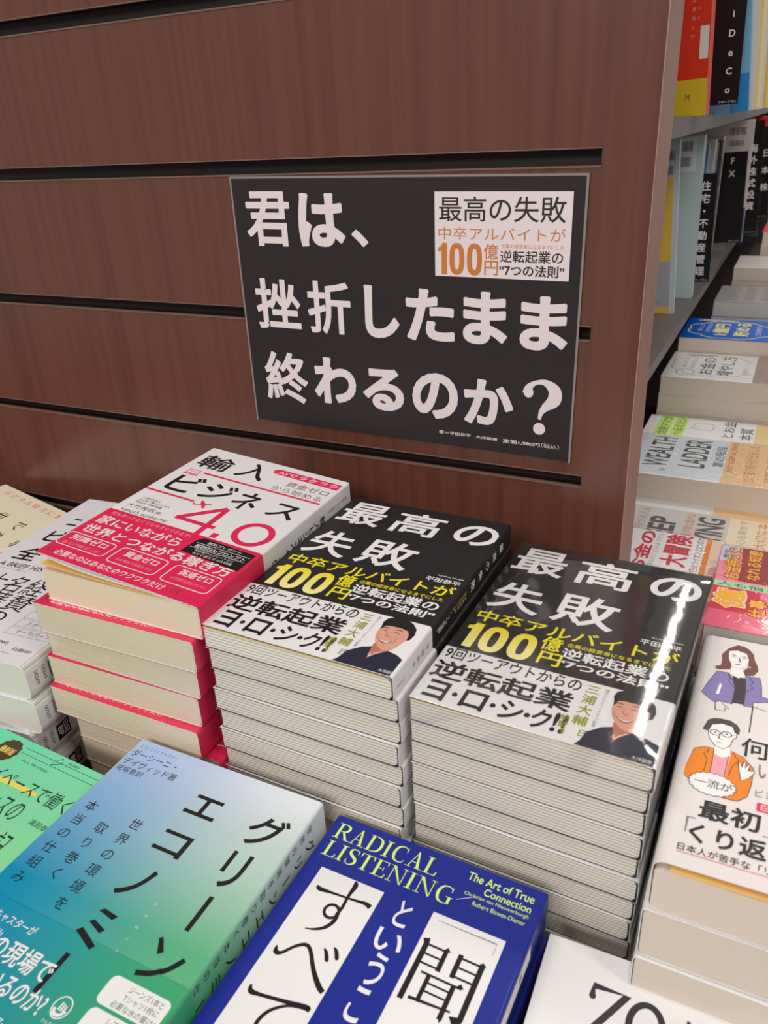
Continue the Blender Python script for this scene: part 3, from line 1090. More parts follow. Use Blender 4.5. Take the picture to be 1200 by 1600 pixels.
def band_g():
    a = Art()
    # the title runs on over the band
    a.poly([(60.8, 74.0), (62.8, 76.4), (75.6, 71.4), (74.2, 68.8)], BLACK)
    a.stroke([(101.4, 69.2, 2.6), (108, 71.6, 2.6), (112, 74.6, 2.6)], BLACK)
    a.rect(65.4, 43.6, 68.2, 63.6, BLACK)
    a.up()
    a.text('人気キャスターが', 8, 62.4, 44.5, 67.4, PAPERW, 0.006)
    a.text('徹底解説!', 10, 54.6, 30, 59.6, PAPERW, 0.006)
    a.text('経済の現場で', 10, 47.2, 67.5, 58.6, PAPERW, 0.014)
    a.text('何が起きているのか?', 2, 35.2, 76, 46.2, PAPERW, 0.014)
    a.text('本質をつかみ', 36, 24, 66, 30, PAPERW, 0.006)
    a.text('人気経済書', 40, 14, 66, 20, YEL, 0.01)
    a.ring(83.4, 43.6, 4.4, 4.8, 0.6, PAPERW)
    a.stroke([(80.4, 42.6, 1.2), (81.8, 40.4, 1.6), (84.6, 40.6, 1.4), (86.6, 43.0, 1.0)], PAPERW)
    for k in range(3):
        a.stroke([(82.4 + 1.4 * k, 42.2, 0.9), (82.8 + 1.3 * k, 45.8 - 0.4 * k, 0.8)], PAPERW, False)
    a.text('かんき出版', 79.5, 35.4, 88.5, 37.2, PAPERW)
    a.rrect(93.8, 51.8, 127.0, 65.2, 3.2, PAPERW)
    a.rrect(95.0, 35.4, 127.0, 50.2, 3.2, PAPERW)
    a.up()
    DG = mat('pine_ink', (60, 110, 96))
    a.text('ジーンズ1本と', 105, 60.6, 124, 63.8, DG)
    a.text('Tシャツ1枚に', 105, 56.8, 124, 59.8, DG)
    a.text('必要な水の量は?', 101.5, 52.8, 125.4, 55.8, DG)
    a.text('レアアースを', 106, 45.6, 124, 48.8, DG)
    a.text('支配するのは?', 106, 40.8, 124, 43.8, DG)
    return a


GRAD = four_corner('teal_to_lavender_print', (0, 140, 182), (92, 176, 128), (164, 190, 232), (226, 231, 238), 0.137, 0.20, 0.46, 0.97)
GRADB = four_corner('teal_band_print', (0, 128, 176), (44, 152, 96), (0, 144, 184), (70, 170, 118), 0.137, 0.11)
GK = 1.0584
ag, bgd = art_g().scale(GK), band_g().scale(GK)
g1 = build_book('paperback_book', 136.5, 200, 25.8, GRAD, PG_W, art=ag, band=(77.4, GRADB, bgd), r=2.2)
g_low = build_book('paperback_book', 136.5, 200, 25.8, GRAD, PG_W, band=(77.4, GRADB, None), r=2.2)
pile(g1, g_low, -0.0818, -0.4565, 0.0480, 0.0013, 0.0260, 3, 'blue to green gradient paperback', 'of the pile left of royal blue', 'gradient economics books in the front pile',
     'blue to green gradient paperback with black katakana, left of the royal blue book', None, 11)

# ------------------------------------------------------------------ royal blue book


class Serif:
    """roman capitals drawn with stems, hairlines and serifs; unit height"""
    W = {'R': .72, 'A': .74, 'D': .76, 'I': .34, 'C': .70, 'L': .60, 'S': .52, 'T': .64, 'E': .60, 'N': .80, 'G': .76}

    @staticmethod
    def draw(a, ch, u, v, su, sv, m):
        def P(x, y):
            return (u + x * su, v + y * sv)

        def quad(*q):
            a.poly([P(*p) for p in q], m)

        def bar(x0, y0, x1, y1):
            quad((x0, y0), (x1, y0), (x1, y1), (x0, y1))

        def stem(x, w=.12, s=.09):
            bar(x, 0, x + w, 1)
            for y in (0, .965):
                bar(x - s, y, x + w + s, y + .035)

        def st(pts):
            a.stroke([P(p[0], p[1]) + (p[2] * (su + sv) / 2,) for p in pts], m)
        if ch in 'IRDLE':
            stem(.10)
        if ch == 'L':
            bar(.2, 0, .58, .035)
            quad((.50, .0), (.58, .0), (.60, .26), (.57, .26))
        if ch == 'E':
            bar(.2, 0, .58, .035)
            bar(.2, .965, .56, 1)
            bar(.2, .49, .44, .525)
            quad((.51, 0), (.58, 0), (.60, .24), (.57, .24))
            quad((.50, 1), (.56, 1), (.57, .78), (.545, .78))
            bar(.42, .40, .445, .61)
        if ch == 'T':
            bar(.26, 0, .38, 1)
            bar(.17, 0, .47, .035)
            bar(.02, .965, .62, 1)
            quad((.02, 1), (.09, 1), (.03, .74), (.0, .74))
            quad((.55, 1), (.62, 1), (.64, .74), (.61, .74))
        if ch == 'R':
            st([(.2, .98, .035), (.36, .98, .05), (.53, .90, .11), (.56, .75, .13), (.50, .58, .10), (.34, .50, .04), (.2, .50, .035)])
            quad((.32, .50), (.44, .50), (.70, .035), (.56, .035))
            bar(.54, 0, .78, .04)
        if ch == 'D':
            st([(.2, .98, .035), (.40, .97, .05), (.60, .84, .11), (.67, .5, .135), (.60, .16, .11), (.40, .03, .05), (.2, .02, .035)])
        if ch == 'A':
            quad((.12, .0), (.16, .0), (.38, 1), (.35, 1))
            quad((.50, 0), (.64, 0), (.40, 1.03), (.33, 1.03))
            bar(.20, .33, .52, .365)
            bar(.02, 0, .26, .035)
            bar(.44, 0, .74, .035)
        if ch == 'N':
            bar(.13, 0, .165, 1)
            bar(.66, 0, .695, 1)
            quad((.09, 1), (.22, 1), (.695, 0), (.63, 0))
            bar(.03, 0, .27, .035)
            bar(.56, .965, .79, 1)
            bar(.02, .965, .2, 1)
        if ch in 'CG':
            st([(.62, .72, .02), (.60, .90, .04), (.42, 1.0, .05), (.20, .88, .10), (.11, .5, .14), (.20, .12, .11), (.42, .0, .05), (.58, .06, .035), (.64, .22, .02)])
            bar(.615, .70, .64, .99)
        if ch == 'G':
            bar(.56, .02, .67, .40)
            bar(.47, .385, .75, .42)
        if ch == 'S':
            st([(.44, .72, .02), (.42, .92, .04), (.26, 1.0, .05), (.11, .90, .10), (.11, .70, .13), (.26, .54, .14), (.42, .40, .14), (.45, .18, .12), (.30, .01, .05), (.12, .06, .04), (.06, .28, .02)])
            bar(.435, .74, .455, .97)
            bar(.045, .03, .065, .27)

    @staticmethod
    def word(a, s, u0, v0, u1, v1, m, gap=.05):
        tot = sum(Serif.W[c] for c in s) + gap * (len(s) - 1)
        su = (u1 - u0) / tot
        x = u0
        for c in s:
            Serif.draw(a, c, x, v0, su, v1 - v0, m)
            x += su * (Serif.W[c] + gap)


def art_blue():
    a = Art()
    Serif.word(a, 'RADICAL', 4.0, 172.6, 69.0, 183.4, LIME)
    Serif.word(a, 'LISTENING', 4.2, 159.4, 83.6, 170.0, LIME)
    a.text('The Art of True', 85.5, 178.6, 122.6, 183.9, LIME, 0.012)
    a.text('Connection', 97, 171.4 + 1.2, 122.8, 177.2, LIME, 0.012)
    a.text('Christian van Nieuwerburgh', 87.6, 168.6, 122.8, 171.4, LIME)
    a.text('Robert Biswas-Diener', 93.8, 164.6, 122.4, 167.2, LIME)
    a.line([(85.2, 164.4), (94, 170.2)], 0.35, LGREY)
    a.rect(9.8, 8, 48.9, 151.9, PAPERW)
    a.rect(77.6, 8, 117.0, 152.7, PAPERW)
    W2 = PAPERW
    # small column
    for s, q in (('と', (59.8, 136.8, 67.6, 152.2)), ('い', (56.2, 121.5, 71.5, 133.5)), ('う', (60.4, 102.8, 69.4, 120.4)), ('こ', (61.0, 84.0, 69.0, 101.4)), ('と', (60.6, 67, 68.6, 80.5))):
        a.text(s, *q, W2, 0.012)
    a.up()
    # brush lettering on the left panel
    a.stroke([(14.2, 140.8, 1.0), (16, 139.2, 2.6), (24, 139.8, 1.5), (36, 140.8, 1.4), (43, 141.6, 2.2), (46.4, 140.6, 3.0)], BLACK)
    a.stroke([(31.6, 151.4, 1.0), (33.0, 148.8, 2.8), (32.6, 142, 1.8), (33.0, 134, 1.8), (32.2, 129.0, 1.7)], BLACK)
    a.ring(29.0, 130.0, 3.9, 3.9, 1.7, BLACK, 28)
    a.stroke([(32.7, 131.4, 1.6), (33.2, 126, 2.2), (30.8, 120.6, 2.0), (26, 117.2, 1.3), (21.6, 115.8, 0.5)], BLACK)
    a.stroke([(14.0, 101.6, .8), (15.2, 98.6, 2.6), (18.2, 99.2, 1.8), (22.4, 104.8, 1.7), (26.8, 108.0, 2.0), (30.8, 106.4, 2.0), (37.6, 98.4, 2.3), (44, 92.6, 2.8), (47.6, 90.6, 2.6)], BLACK)
    a.stroke([(36.6, 110.4, .8), (38.6, 108.8, 1.9), (40.8, 105.6, 2.0), (41.2, 104.6, .8)], BLACK)
    a.stroke([(40.8, 113.0, .8), (42.8, 111.6, 1.9), (44.8, 108.6, 2.0), (45.2, 107.4, .8)], BLACK)
    a.stroke([(14.2, 79.4, .9), (16, 76.4, 2.6), (22, 77.0, 1.8), (34, 79.2, 2.0), (44.6, 81.0, 2.8), (45.4, 79.6, 1.6)], BLACK)
    a.stroke([(43.4, 80.4, 1.6), (36, 78, 1.4), (29.6, 72.4, 1.7), (27.4, 65.6, 2.0), (29.4, 58.6, 2.0), (36.0, 54.2, 1.6), (42, 54, 1.2)], BLACK)
    # large character in the right panel
    S = lambda *p: [(79.6 + x * 33.6, 104 + y * 32.6, w * 33.6) for x, y, w in p]
    for p in (((.03, 1.03, .11), (.06, .95, .085), (.06, 0, .085)), ((.38, .97, .07), (.38, .60, .075)), ((.60, 1.0, .075), (.60, .60, .075)), ((.94, .99, .085), (.94, .06, .085)),
              ((.30, .50, .065), (.30, .06, .065)), ((.68, .50, .07), (.68, -.04, .075))):
        a.stroke(S(*p), BLACK, False)
    for p in (((.06, .945, .035), (.40, .945, .035)), ((.06, .79, .032), (.38, .79, .032)), ((.06, .635, .032), (.38, .635, .032)),
              ((.60, .945, .035), (.95, .945, .035)), ((.60, .79, .032), (.94, .79, .032)), ((.60, .635, .032), (.94, .635, .032)),
              ((.17, .50, .035), (.80, .50, .035)), ((.30, .38, .03), (.68, .38, .03)), ((.30, .25, .03), (.68, .25, .03)), ((.16, .075, .05), (.78, .125, .03))):
        a.stroke(S(*p), BLACK, False)
    for x, y in ((.42, .945), (.97, .945), (.80, .50)):
        q = S((x - .09, y, 0), (x + .03, y + .01, 0), (x - .035, y + .075, 0))
        a.poly(q, BLACK)
    a.poly(S((.98, .06, 0), (.90, .10, 0), (.78, .07, 0), (.86, -.03, 0), (.94, -.03, 0)), BLACK)
    a.poly(S((.645, .0, 0), (.72, .0, 0), (.70, -.09, 0)), BLACK)
    a.line([(82, 149), (113.6, 149.2), (113.6, 143)], 0.3, GREYP)
    # spine
    a.rect(130.0, 14, 140.2, 158, PAPERW)
    a.up()
    a.vtext('聞くということ', 135.0, 150, 40, 5.0, BLACK)
    return a


abl = art_blue()
bl1 = build_book('paperback_book', 128, 188, 15.4, NAVYC, PG_W, art=abl)
bl_low = build_book('paperback_book', 128, 188, 15.4, NAVYC, PG_W)
pile(bl1, bl_low, 0.0558, -0.4361, 0.0327, -0.0198, 0.0157, 4, 'royal blue paperback', 'of its front pile', 'royal blue books in the front pile',
     'royal blue paperback with lime roman capitals and two white panels, on the front pile', None, 13)

# ------------------------------------------------------------------ plain white book with a number


def art_w():
    a = Art()
    DK = mat('charcoal_ink', (56, 54, 58))
    a.stroke([(27.0, 162.8, 3.2), (27.2, 168.6, 3.2), (42.8, 168.8, 3.2), (30, 147.0, 3.4)], DK, False)
    a.ellipse(27.2, 162.9, 1.6, 1.6, DK, 12)
    a.ring(53.0, 157.2, 7.6, 11.0, 3.2, DK)
    a.text('歳', 66, 146, 88, 169, DK, 0.0)
    a.text('からの暮らし', 27, 118, 88, 132, DK, 0.0)
    return a


aw = art_w()
w1 = build_book('paperback_book', 130, 188, 21.4, PAPERW, PG_W, art=aw)
w_low = build_book('paperback_book', 130, 188, 21.4, PAPERW, PG_W)
pile(w1, w_low, 0.1968, -0.4462, 0.0135, 0.0289, 0.02175, 2, 'plain white paperback', 'of the low front pile at the right', 'white number books in the front pile',
     'plain white paperback with a thin grey 70, on the low pile at front right', None, 17)

# ------------------------------------------------------------------ light green book at the front left


def art_lg():
    a = Art()
    INK = mat('forest_ink', (34, 66, 48))
    BD = mat('badge_brown', (70, 56, 30))
    GOLD = mat('gold_ink', (226, 206, 110))
    n = 24
    a.poly([(45.6 + (8.8 if k % 2 else 9.6) * math.cos(2 * math.pi * k / n), 175.6 + (8.8 if k % 2 else 9.6) * math.sin(2 * math.pi * k / n)) for k in range(n)], BD)
    a.line([(55, 182.4), (130, 183.2)], 0.35, INK)
    a.line([(55, 178.2), (130, 178.6)], 0.35, INK)
    a.line([(82, 182.6), (86, 186.4), (88.6, 182.8), (82, 179.0), (82, 182.6)], 0.35, INK)
    a.text('ALL IN ONE', 62, 172.8, 86, 174.6, INK)
    a.text('HANDBOOK', 92, 184.2, 102, 186.0, INK)
    a.poly([(56, 153.6), (64, 154.8), (96, 156.2), (96, 158.6), (82, 159.4), (60, 158.2)], mat('marker_yellow', (232, 214, 100)))
    a.up()
    a.text('最新版', 39.5, 172.6, 52, 178.0, GOLD, 0.02)
    a.text('マイペースで働く', 44, 153.4, 122, 165.0, INK, 0.0)
    a.text('フリーランスの', 30, 136.4, 99, 150, INK, 0.0)
    a.text('滝岡幸子', 109, 140.0, 128, 144.2, INK, 0.0)
    a.text('起業の手引き記', 40, 112, 112, 131, INK, 0.0)
    return a


MINT = four_corner('mint_cover_print', (156, 220, 156), (156, 220, 146), (98, 210, 168), (120, 216, 170), 0.13, 0.19)
lg1 = build_book('paperback_book', 135.5, 196, 21.4, MINT, PG_W, art=art_lg().scale(1.0425))
lg_low = build_book('paperback_book', 135.5, 196, 21.4, MINT, PG_W)
pile(lg1, lg_low, -0.2309, -0.4708, 0.035, -0.0575, 0.02165, 3, 'mint green paperback', 'of the pile in the front left corner', 'mint green books in the front pile',
     'mint green paperback with a round brown badge, on the pile in the front left corner', None, 19)

# ------------------------------------------------------------------ thick white history book


def art_h():
    a = Art()
    a.text('ニ', 16.5, 184, 27.2, 197.4, BLACK, 0.02)
    a.text('ビ', 15.5, 153, 34, 173, BLACK, 0.02)
    a.text('全', 12.8, 119.5, 37.5, 140.5, BLACK, 0.02)
    a.text('A BRIEF HISTORY', 11.6, 107.4, 82, 114.0, BLACK, 0.008)
    a.text('史上もっとも面白い', 13, 103.4, 46, 105.4, GREYP)
    a.text('大名経営', 22, 74.4, 104, 97.5, BLACK, 0.0)
    a.text('著賛', 42, 53.4, 88, 74, BLACK, 0.002)
    a.text('絶', 18, 54, 38, 73, BLACK, 0.0)
    a.text('の', 62, 38.0, 82, 51.0, BLACK, 0.0)
    a.frame(95.6, 29.2, 138, 37.6, 0.3, GREYP)
    a.frame(95.6, 39.2, 138, 47.8, 0.3, GREYP)
    a.frame(95.6, 49.4, 138, 58.0, 0.3, GREYP)
    a.text('テーマパーク', 104, 31.4, 134, 35.8, BLACK)
    a.text('スポーツ界', 104, 41.4, 130, 45.8, BLACK)
    a.text('日経BP', 118, 13.8, 134.5, 17.4, BLACK, 0.01)
    a.text('NEWS', 98, 18.0, 109.5, 21.2, BLACK, 0.01)
    a.text('税込', 112, 9.4, 120, 10.8, GREYP)
    # spine
    for v in (7.0, 14.0):
        a.text('00269', 147.4, v, 158.6, v + 3.0, BLACK)
    a.rect(147.2, 20, 160.2, 33, BLACK)
    a.up()
    a.text('日経', 148.6, 27, 158.8, 32, WHITE, 0.01)
    a.text('BP', 149.6, 21.4, 157.8, 26, WHITE, 0.02)
    return a


HST = mat('cool_white_stock', (226, 225, 230), 0.4)
h1 = build_book('thick_paperback_book', 142, 237, 28.4, HST, PG_W, art=art_h(), r=7.0)
h_low = dup(h1)
pile(h1, h_low, -0.3125, -0.2763, 0.085, 0.085, 0.02875, 4, 'thick white history paperback', 'of the pile at the left edge', 'thick history books in the pile at the left edge',
     'thick white history paperback with black brush lettering, topmost of the pile at the left edge',
     [(0, 0, 0), (.002, -.001, 0.0), (-.005, -.006, .012), (-.003, -.004, .01)], 23)

# ------------------------------------------------------------------ beige book at the far left


def art_l():
    a = Art()
    INK = mat('vermilion_ink', (226, 92, 60))
    for k, s in enumerate('デジタル時代に教'):
        a.text(s, 22 + 14.6 * k, 195.6, 31.4 + 14.6 * k, 203, INK, 0.0)
    a.vtext('で学', 112.5, 178, 128, 18, BLACK, 0.0)
    a.vtext('た事る', 162 - 14, 176, 112, 14, BLACK, 0.0)
    a.vtext('世界', 76, 178, 128, 18, BLACK, 0.0)
    return a


BEIGE = mat('beige_cover_stock', (232, 224, 198), 0.5)
l1 = build_book('paperback_book', 150, 210, 23, BEIGE, PG_A, art=art_l())
l_low = build_book('paperback_book', 150, 210, 23, BEIGE, PG_A)
pile(l1, l_low, -0.5395, -0.2164, 0.065, -0.2349, 0.02375, 4, 'beige paperback', 'of the pile behind the history books', 'beige books in the pile at the left edge',
     'beige paperback with small vermilion characters, behind the history books at the left edge', None, 29)

# ------------------------------------------------------------------ white book with two drawn office workers


def art_r():
    a = Art()
    LN = mat('drawing_line', (70, 62, 66))
    WH = mat('bright_white_ink', (240, 238, 236))
    L = lambda *p: a.line(list(p), 0.38, LN)
    closed = lambda p: a.line(p + [p[0]], 0.38, LN)
    # woman
    wh = [(15.3, 177.2), (12.1, 169.3), (12.9, 163), (12.6, 158.1), (9.5, 155.6), (10.6, 154.8), (9.6, 153.6), (12.4, 153.1), (18.1, 155.4), (18.6, 163.1), (15.9, 170.9), (18.8, 176.0), (24.9, 174.6),
          (27.3, 169.2), (27.3, 160.5), (24.8, 155.8), (26.7, 151.8), (31.0, 153.5), (33.2, 159.2), (32.4, 164), (30.6, 169.3), (29.6, 175.4), (27.2, 179.4), (24, 182), (20.2, 182.5)]
    a.poly(wh, BROWN)
    jl = [(11.3, 151.4), (17.8, 151.7), (20.6, 145), (22.2, 138.2), (21.8, 122.9), (14.3, 123.6), (13.3, 121.0), (9, 124.4), (5.0, 128.1), (8, 140)]
    jr = [(26.7, 151.8), (34.3, 152.5), (35.8, 144), (36.1, 134.9), (40.3, 134.5), (44, 135), (44, 131.4), (38.1, 130.8), (32.3, 127.8), (32.6, 123.7), (27.8, 123.3), (27.9, 137.1)]
    a.poly(jl, PURPLE)
    a.poly(jr, PURPLE)
    a.poly([(19.6, 149.4), (27.0, 149.4), (27.9, 137), (27.9, 124.5), (22.2, 124.2), (22.2, 138)], mat('plum_ink', (60, 44, 56)))
    a.up()
    a.poly([(18.8, 157.6), (24.8, 157), (26.4, 151.6), (23, 148), (18.4, 151.8)], WH)
    a.poly([(15.9, 174.2), (16.4, 166.0), (19.0, 158.9), (22.4, 157.4), (25.9, 161.6), (27.4, 168.6), (25.6, 174.6), (20.4, 176.4)], WH)
    a.poly([(13.9, 140), (15.2, 138.8), (14.4, 129.6), (12.8, 129)], WH)
    closed(jl)
    closed(jr)
    L((17, 151.7), (19.4, 146), (17.6, 144.6), (22, 138))
    L((28.6, 151.6), (31.4, 146.2), (29.2, 145), (31.6, 141.6), (28, 136.6))
    closed([(15.5, 123.6), (13.3, 121.0), (14.0, 114.8), (17.4, 115.0), (18.8, 115.2), (18.6, 117.8), (21.0, 117.7), (17.6, 121)])
    closed([(40.3, 134.5), (44, 138.5), (49, 137), (50, 132), (44, 130.4)])
    a.up()
    a.stroke([(17.4, 170.6, .3), (18.8, 171, .7), (20.6, 170.2, .3)], LN)
    a.stroke([(23.4, 170.2, .3), (25, 170.8, .7), (26.6, 170, .3)], LN)
    L((17.8, 168.9), (20.4, 168.8))
    L((23.6, 168.8), (26, 168.8))
    L((22, 169), (22.8, 164.6), (21.6, 164.4))
    a.stroke([(19.8, 161.6, .3), (21.6, 161.6, .9), (23.6, 162.2, .3)], BROWN)
    a.ellipse(28.2, 161.2, 0.8, 0.8, PINK, 10)
    a.line([(32.5, 124.7), (32.2, 101.8)], 0.7, LN)
    L((32.5, 124.7), (39.2, 122.7))
    # man
    ojl = [(7.5, 79.2), (12, 82.2), (16.9, 82.8), (16.8, 68.9), (16.3, 60.3), (8.3, 55.4), (3.6, 57.9), (4.3, 64.4)]
    ojr = [(24.3, 84.0), (30.7, 81.2), (36.2, 74.5), (36.0, 63.1), (34.6, 53.4), (30.6, 49.0), (24.2, 48.6), (24, 54), (23.4, 64.8)]
    a.poly(ojl, ORANGE)
    a.poly(ojr, ORANGE)
    a.poly([(17.4, 78.3), (25.2, 79.8), (24.4, 72), (23.9, 62), (16.6, 62)], PINK)
    a.up()
    closed(ojl)
    closed(ojr)
    L((14.6, 82.4), (14, 78.6), (12.2, 77.6), (14.4, 73), (13.8, 64))
    L((26, 83.4), (27.4, 79.6), (29.4, 78.6), (26.4, 72), (25.2, 64.6))
    a.poly([(16.8, 84.8), (23.9, 86.8), (25, 79.8), (21, 76.8), (17.2, 78.6)], WH)
    fa = [(12.7, 101), (12.6, 95), (13.6, 90), (16.6, 85.5), (20.8, 83.6), (23.9, 86.8), (25.0, 93.0), (26.5, 95), (26.3, 98.4), (24.8, 102.7), (20, 105), (15, 104)]
    a.poly(fa, WH)
    closed(fa)
    a.poly([(9.5, 96.2), (11.5, 104.8), (14, 107), (17.2, 108), (22.6, 108.0), (26, 105.6), (27.7, 102.4), (27.6, 97.9), (25.4, 98.4), (24.0, 102.8), (18.8, 103.9), (13.9, 101.3), (13.0, 96.7), (12.0, 95.6)], mat('soft_black_ink', (70, 68, 66)))
    bub = []
    for k in range(40):
        an = 2 * math.pi * k / 40
        rr = 1 + (0.07 if k % 2 else -0.03)
        bub.append((18.6 + 10.6 * rr * math.cos(an), 56.0 + 7.6 * rr * math.sin(an)))
    a.up()
    a.poly(bub, PAPERW)
    closed(bub)
    a.ring(16.0, 95.4, 2.5, 2.1, 0.55, LN, 20)
    a.ring(21.6, 95.8, 2.5, 2.1, 0.55, LN, 20)
    a.ellipse(16.1, 95.5, .6, .6, LN, 8)
    a.ellipse(21.6, 95.9, .6, .6, LN, 8)
    L((18.5, 95.6), (19.1, 95.7))
    L((24.1, 96), (26, 97))
    L((18.6, 94.6), (18.0, 91.2), (19.6, 90.8))
    L((17.4, 88.2), (20, 88.0))
    hd = [(29.4, 72.4), (29.0, 76.4), (30.2, 76.0), (30.8, 73.2), (31.2, 77.6), (32.4, 77.0), (32.4, 73.2), (33.4, 76.6), (34.4, 75.8), (34.0, 71.6), (36.6, 72.8), (37.0, 71.8), (34.4, 66.4), (31.1, 63.6)]
    a.poly(hd, WH)
    closed(hd)
    a.up()
    a.text('一流が', 10.4, 53.2, 28.0, 59.0, BLACK, 0.004)
    # lettering
    a.text('最初', 14.8, 31.8, 41.6, 44.6, BLACK, 0.02)
    a.line([(43.0, 31.2), (46.0, 31.2), (46.0, 42.0)], 0.6, GREYP)
    a.text('くり返し', 12.2, 16.2, 56, 28.0, BLACK, 0.022)
    a.line([(10.6, 21), (10.6, 30.6), (14, 30.6)], 0.5, GREYP)
    a.text('日本人が苦手な「リーダーの', 8.6, 9.4, 66, 13.8, BLACK, 0.006)
    a.line([(8.6, 8.4), (66, 8.4)], 0.3, RED)
    a.text('何を', 29.2, 82.4, 56, 97, BLACK, 0.008)
    a.text('言葉', 42, 101, 74, 121.5, BLACK, 0.02)
    a.text('い', 38.4, 69.0, 45, 78.6, GREYP, 0.01)
    a.text('ビヨンド', 38.0, 55.4, 56, 60.4, GREYP, 0.0)
    a.rect(39.2, 46.0, 70, 51.6, RED)
    a.up()
    a.text('日本人の', 41, 46.8, 62, 50.8, WHITE, 0.006)
    a.vtext('最初のひと言', -11, 150, 60, 6, GREYP)
    return a


r1 = build_book('paperback_book', 128, 188, 32.2, mat('warm_white_stock', (222, 215, 213), 0.3), PG_R, spine='L', art=art_r(), endpaper=ORANGEP, lift=3.0, r=5.0, drop=4.5)
r_low = build_book('paperback_book', 128, 188, 32.2, PAPERW, PG_R, spine='L', wrap=FILM, r=3.0)
pile(r1, r_low, 0.2372, -0.2674, 0.1009, 0.0024, 0.0327, 4, 'thick white paperback', 'of the pile under the drawn office workers', 'white books with drawn figures at the right edge',
     'thick white paperback with drawn woman in violet and man in orange, at right edge',
     [(0, 0, 0), (-.002, -.0005, .003), (-.003, -.002, .0), (.004, -.004, .0)], 31)

# ------------------------------------------------------------------ shelving beyond the panel
t = thing('bookshelf', 'grey and dark open bookshelf standing behind the slatted panel', 'bookshelf', (0, 0.055, -0.8))
S_Z, U_Z = 0.165, 0.392
mb = MB()
mb.box((-0.36, 0, 0.80), (-0.33, 2.5, 2.0), SHELFD)
mb.build('back_board', t)
mb = MB()
mb.box((-0.33, 0.0, S_Z + 0.787), (0.135, 2.5, S_Z + 0.8), SHELFG)
mb.build('shelf_board', t)
mb = MB()
mb.box((-0.33, 0.0, U_Z + 0.783), (0.135, 2.5, U_Z + 0.8), SHELFG)
mb.build('shelf_board', t)
mb = MB()
mb.box((-0.33, 0.0, 1.52), (0.135, 2.5, 1.54), SHELFG)
mb.build('shelf_board', t)
mb = MB()
mb.box((-0.33, 0.0, 0.0), (0.0, 2.5, 0.94), SHELFD)
mb.build('base_riser', t)
mb = MB()
mb.box((-0.33, 2.5, 0.0), (0.135, 2.53, 2.0), SHELFD)
mb.build('end_panel', t)


# flat piles on the far table: books lie with their tops towards the shelf (turned a quarter)
def flat(label, w, d, t_, x_right, y_near, ztop, cover, pages, n, group, desc, where, art=None, band=None, wrap=None, endpaper=None, dz=None, offs=None, seed=0):
    th = t_ - 0.2
    top = build_book('paperback_book', d * 1000, w * 1000, th, cover, pages, art=art, band=band, wrap=wrap, endpaper=endpaper)
    if n > 1:
        low = build_book('paperback_book', d * 1000, w * 1000, th, cover, pages, band=(band[0], band[1], None) if band else None, wrap=wrap)
    else:
        low = None
    pile(top, low, x_right, y_near, ztop, math.pi / 2, t_ / 1000, n, desc, where, group, label, offs, seed)


def barcode(a, u0, v0, u1, v1, m, seed):
    rnd = random.Random(seed)
    u = u0
    while u < u1:
        wd = rnd.choice((0.4, 0.7, 1.1)) * (u1 - u0) / 24
        a.rect(u, v0, min(u + wd, u1), v1, m)
        u += wd + rnd.choice((0.4, 0.6, 0.9)) * (u1 - u0) / 24


# white book with crimson lettering
SALMON = mat('salmon_stock', (236, 206, 186), 0.4)
REDL = mat('scarlet_ink', (206, 34, 62))
DKG = mat('slate_ink', (84, 82, 80))
MIDG = mat('mid_grey_ink', (150, 146, 142))
a = Art()
a.rect(0, 14, 92, 100, PAPERW)
a.rect(0, 9.5, 92, 14, ORANGE)
a.rect(0, 0, 40, 7, PINK)
a.rect(4, 0, 18, 4.5, mat('blue_ink', (60, 80, 150)))
a.up()
a.text('お金の', 8, 57, 89, 71, REDL, 0.035)
a.text('不思議な本とだいぼうけん', 10, 51, 88, 56, MIDG, 0.0)
a.text('大冒険', 30, 25, 90, 48, REDL, 0.034)
a.text('7匹のライオンと5つの力', 24, 15.4, 90, 22.4, BROWN, 0.006)
flat('white paperback with bold crimson lettering, tucked against the end of the panel', 0.187, 0.092, 20, 0.2325, 0.061, 0.05, SALMON, PG_W, 4,
     'crimson lettered books beyond the panel', 'white paperback with crimson lettering', 'of the pile against the panel end', art=a, wrap=FILM, seed=39)
# the grey book behind it
a = Art()
GST = mat('pale_grey_stock', (196, 192, 186), 0.4)
SAND = mat('sand_stock', (226, 208, 178))
a.rect(0, 0, 92, 46, SAND)
a.up()
a.text('KEEP', 6, 93.5, 71, 119, DKG, 0.03)
a.text('BUYING', 2, 49.5, 84, 75, DKG, 0.03)
a.text('自動的に富が増え続ける', 6, 77.5, 86, 87, COPPER)
a.text('お金の不安が消える', 4, 122, 86, 131, MIDG)
a.text('さんの心を動かす', 6, 29, 88, 37, MIDG)
a.text('一番大切な本', 4, 11, 88, 22, COPPER)
flat('pale grey paperback with heavy slate roman capitals, right behind the crimson-lettered one', 0.188, 0.092, 20, 0.278, 0.154, 0.030, GST, PG_W, 3,
     'pale grey books in the pile beyond the panel', 'pale grey paperback', 'of the pile behind the crimson lettering', art=a, seed=41)
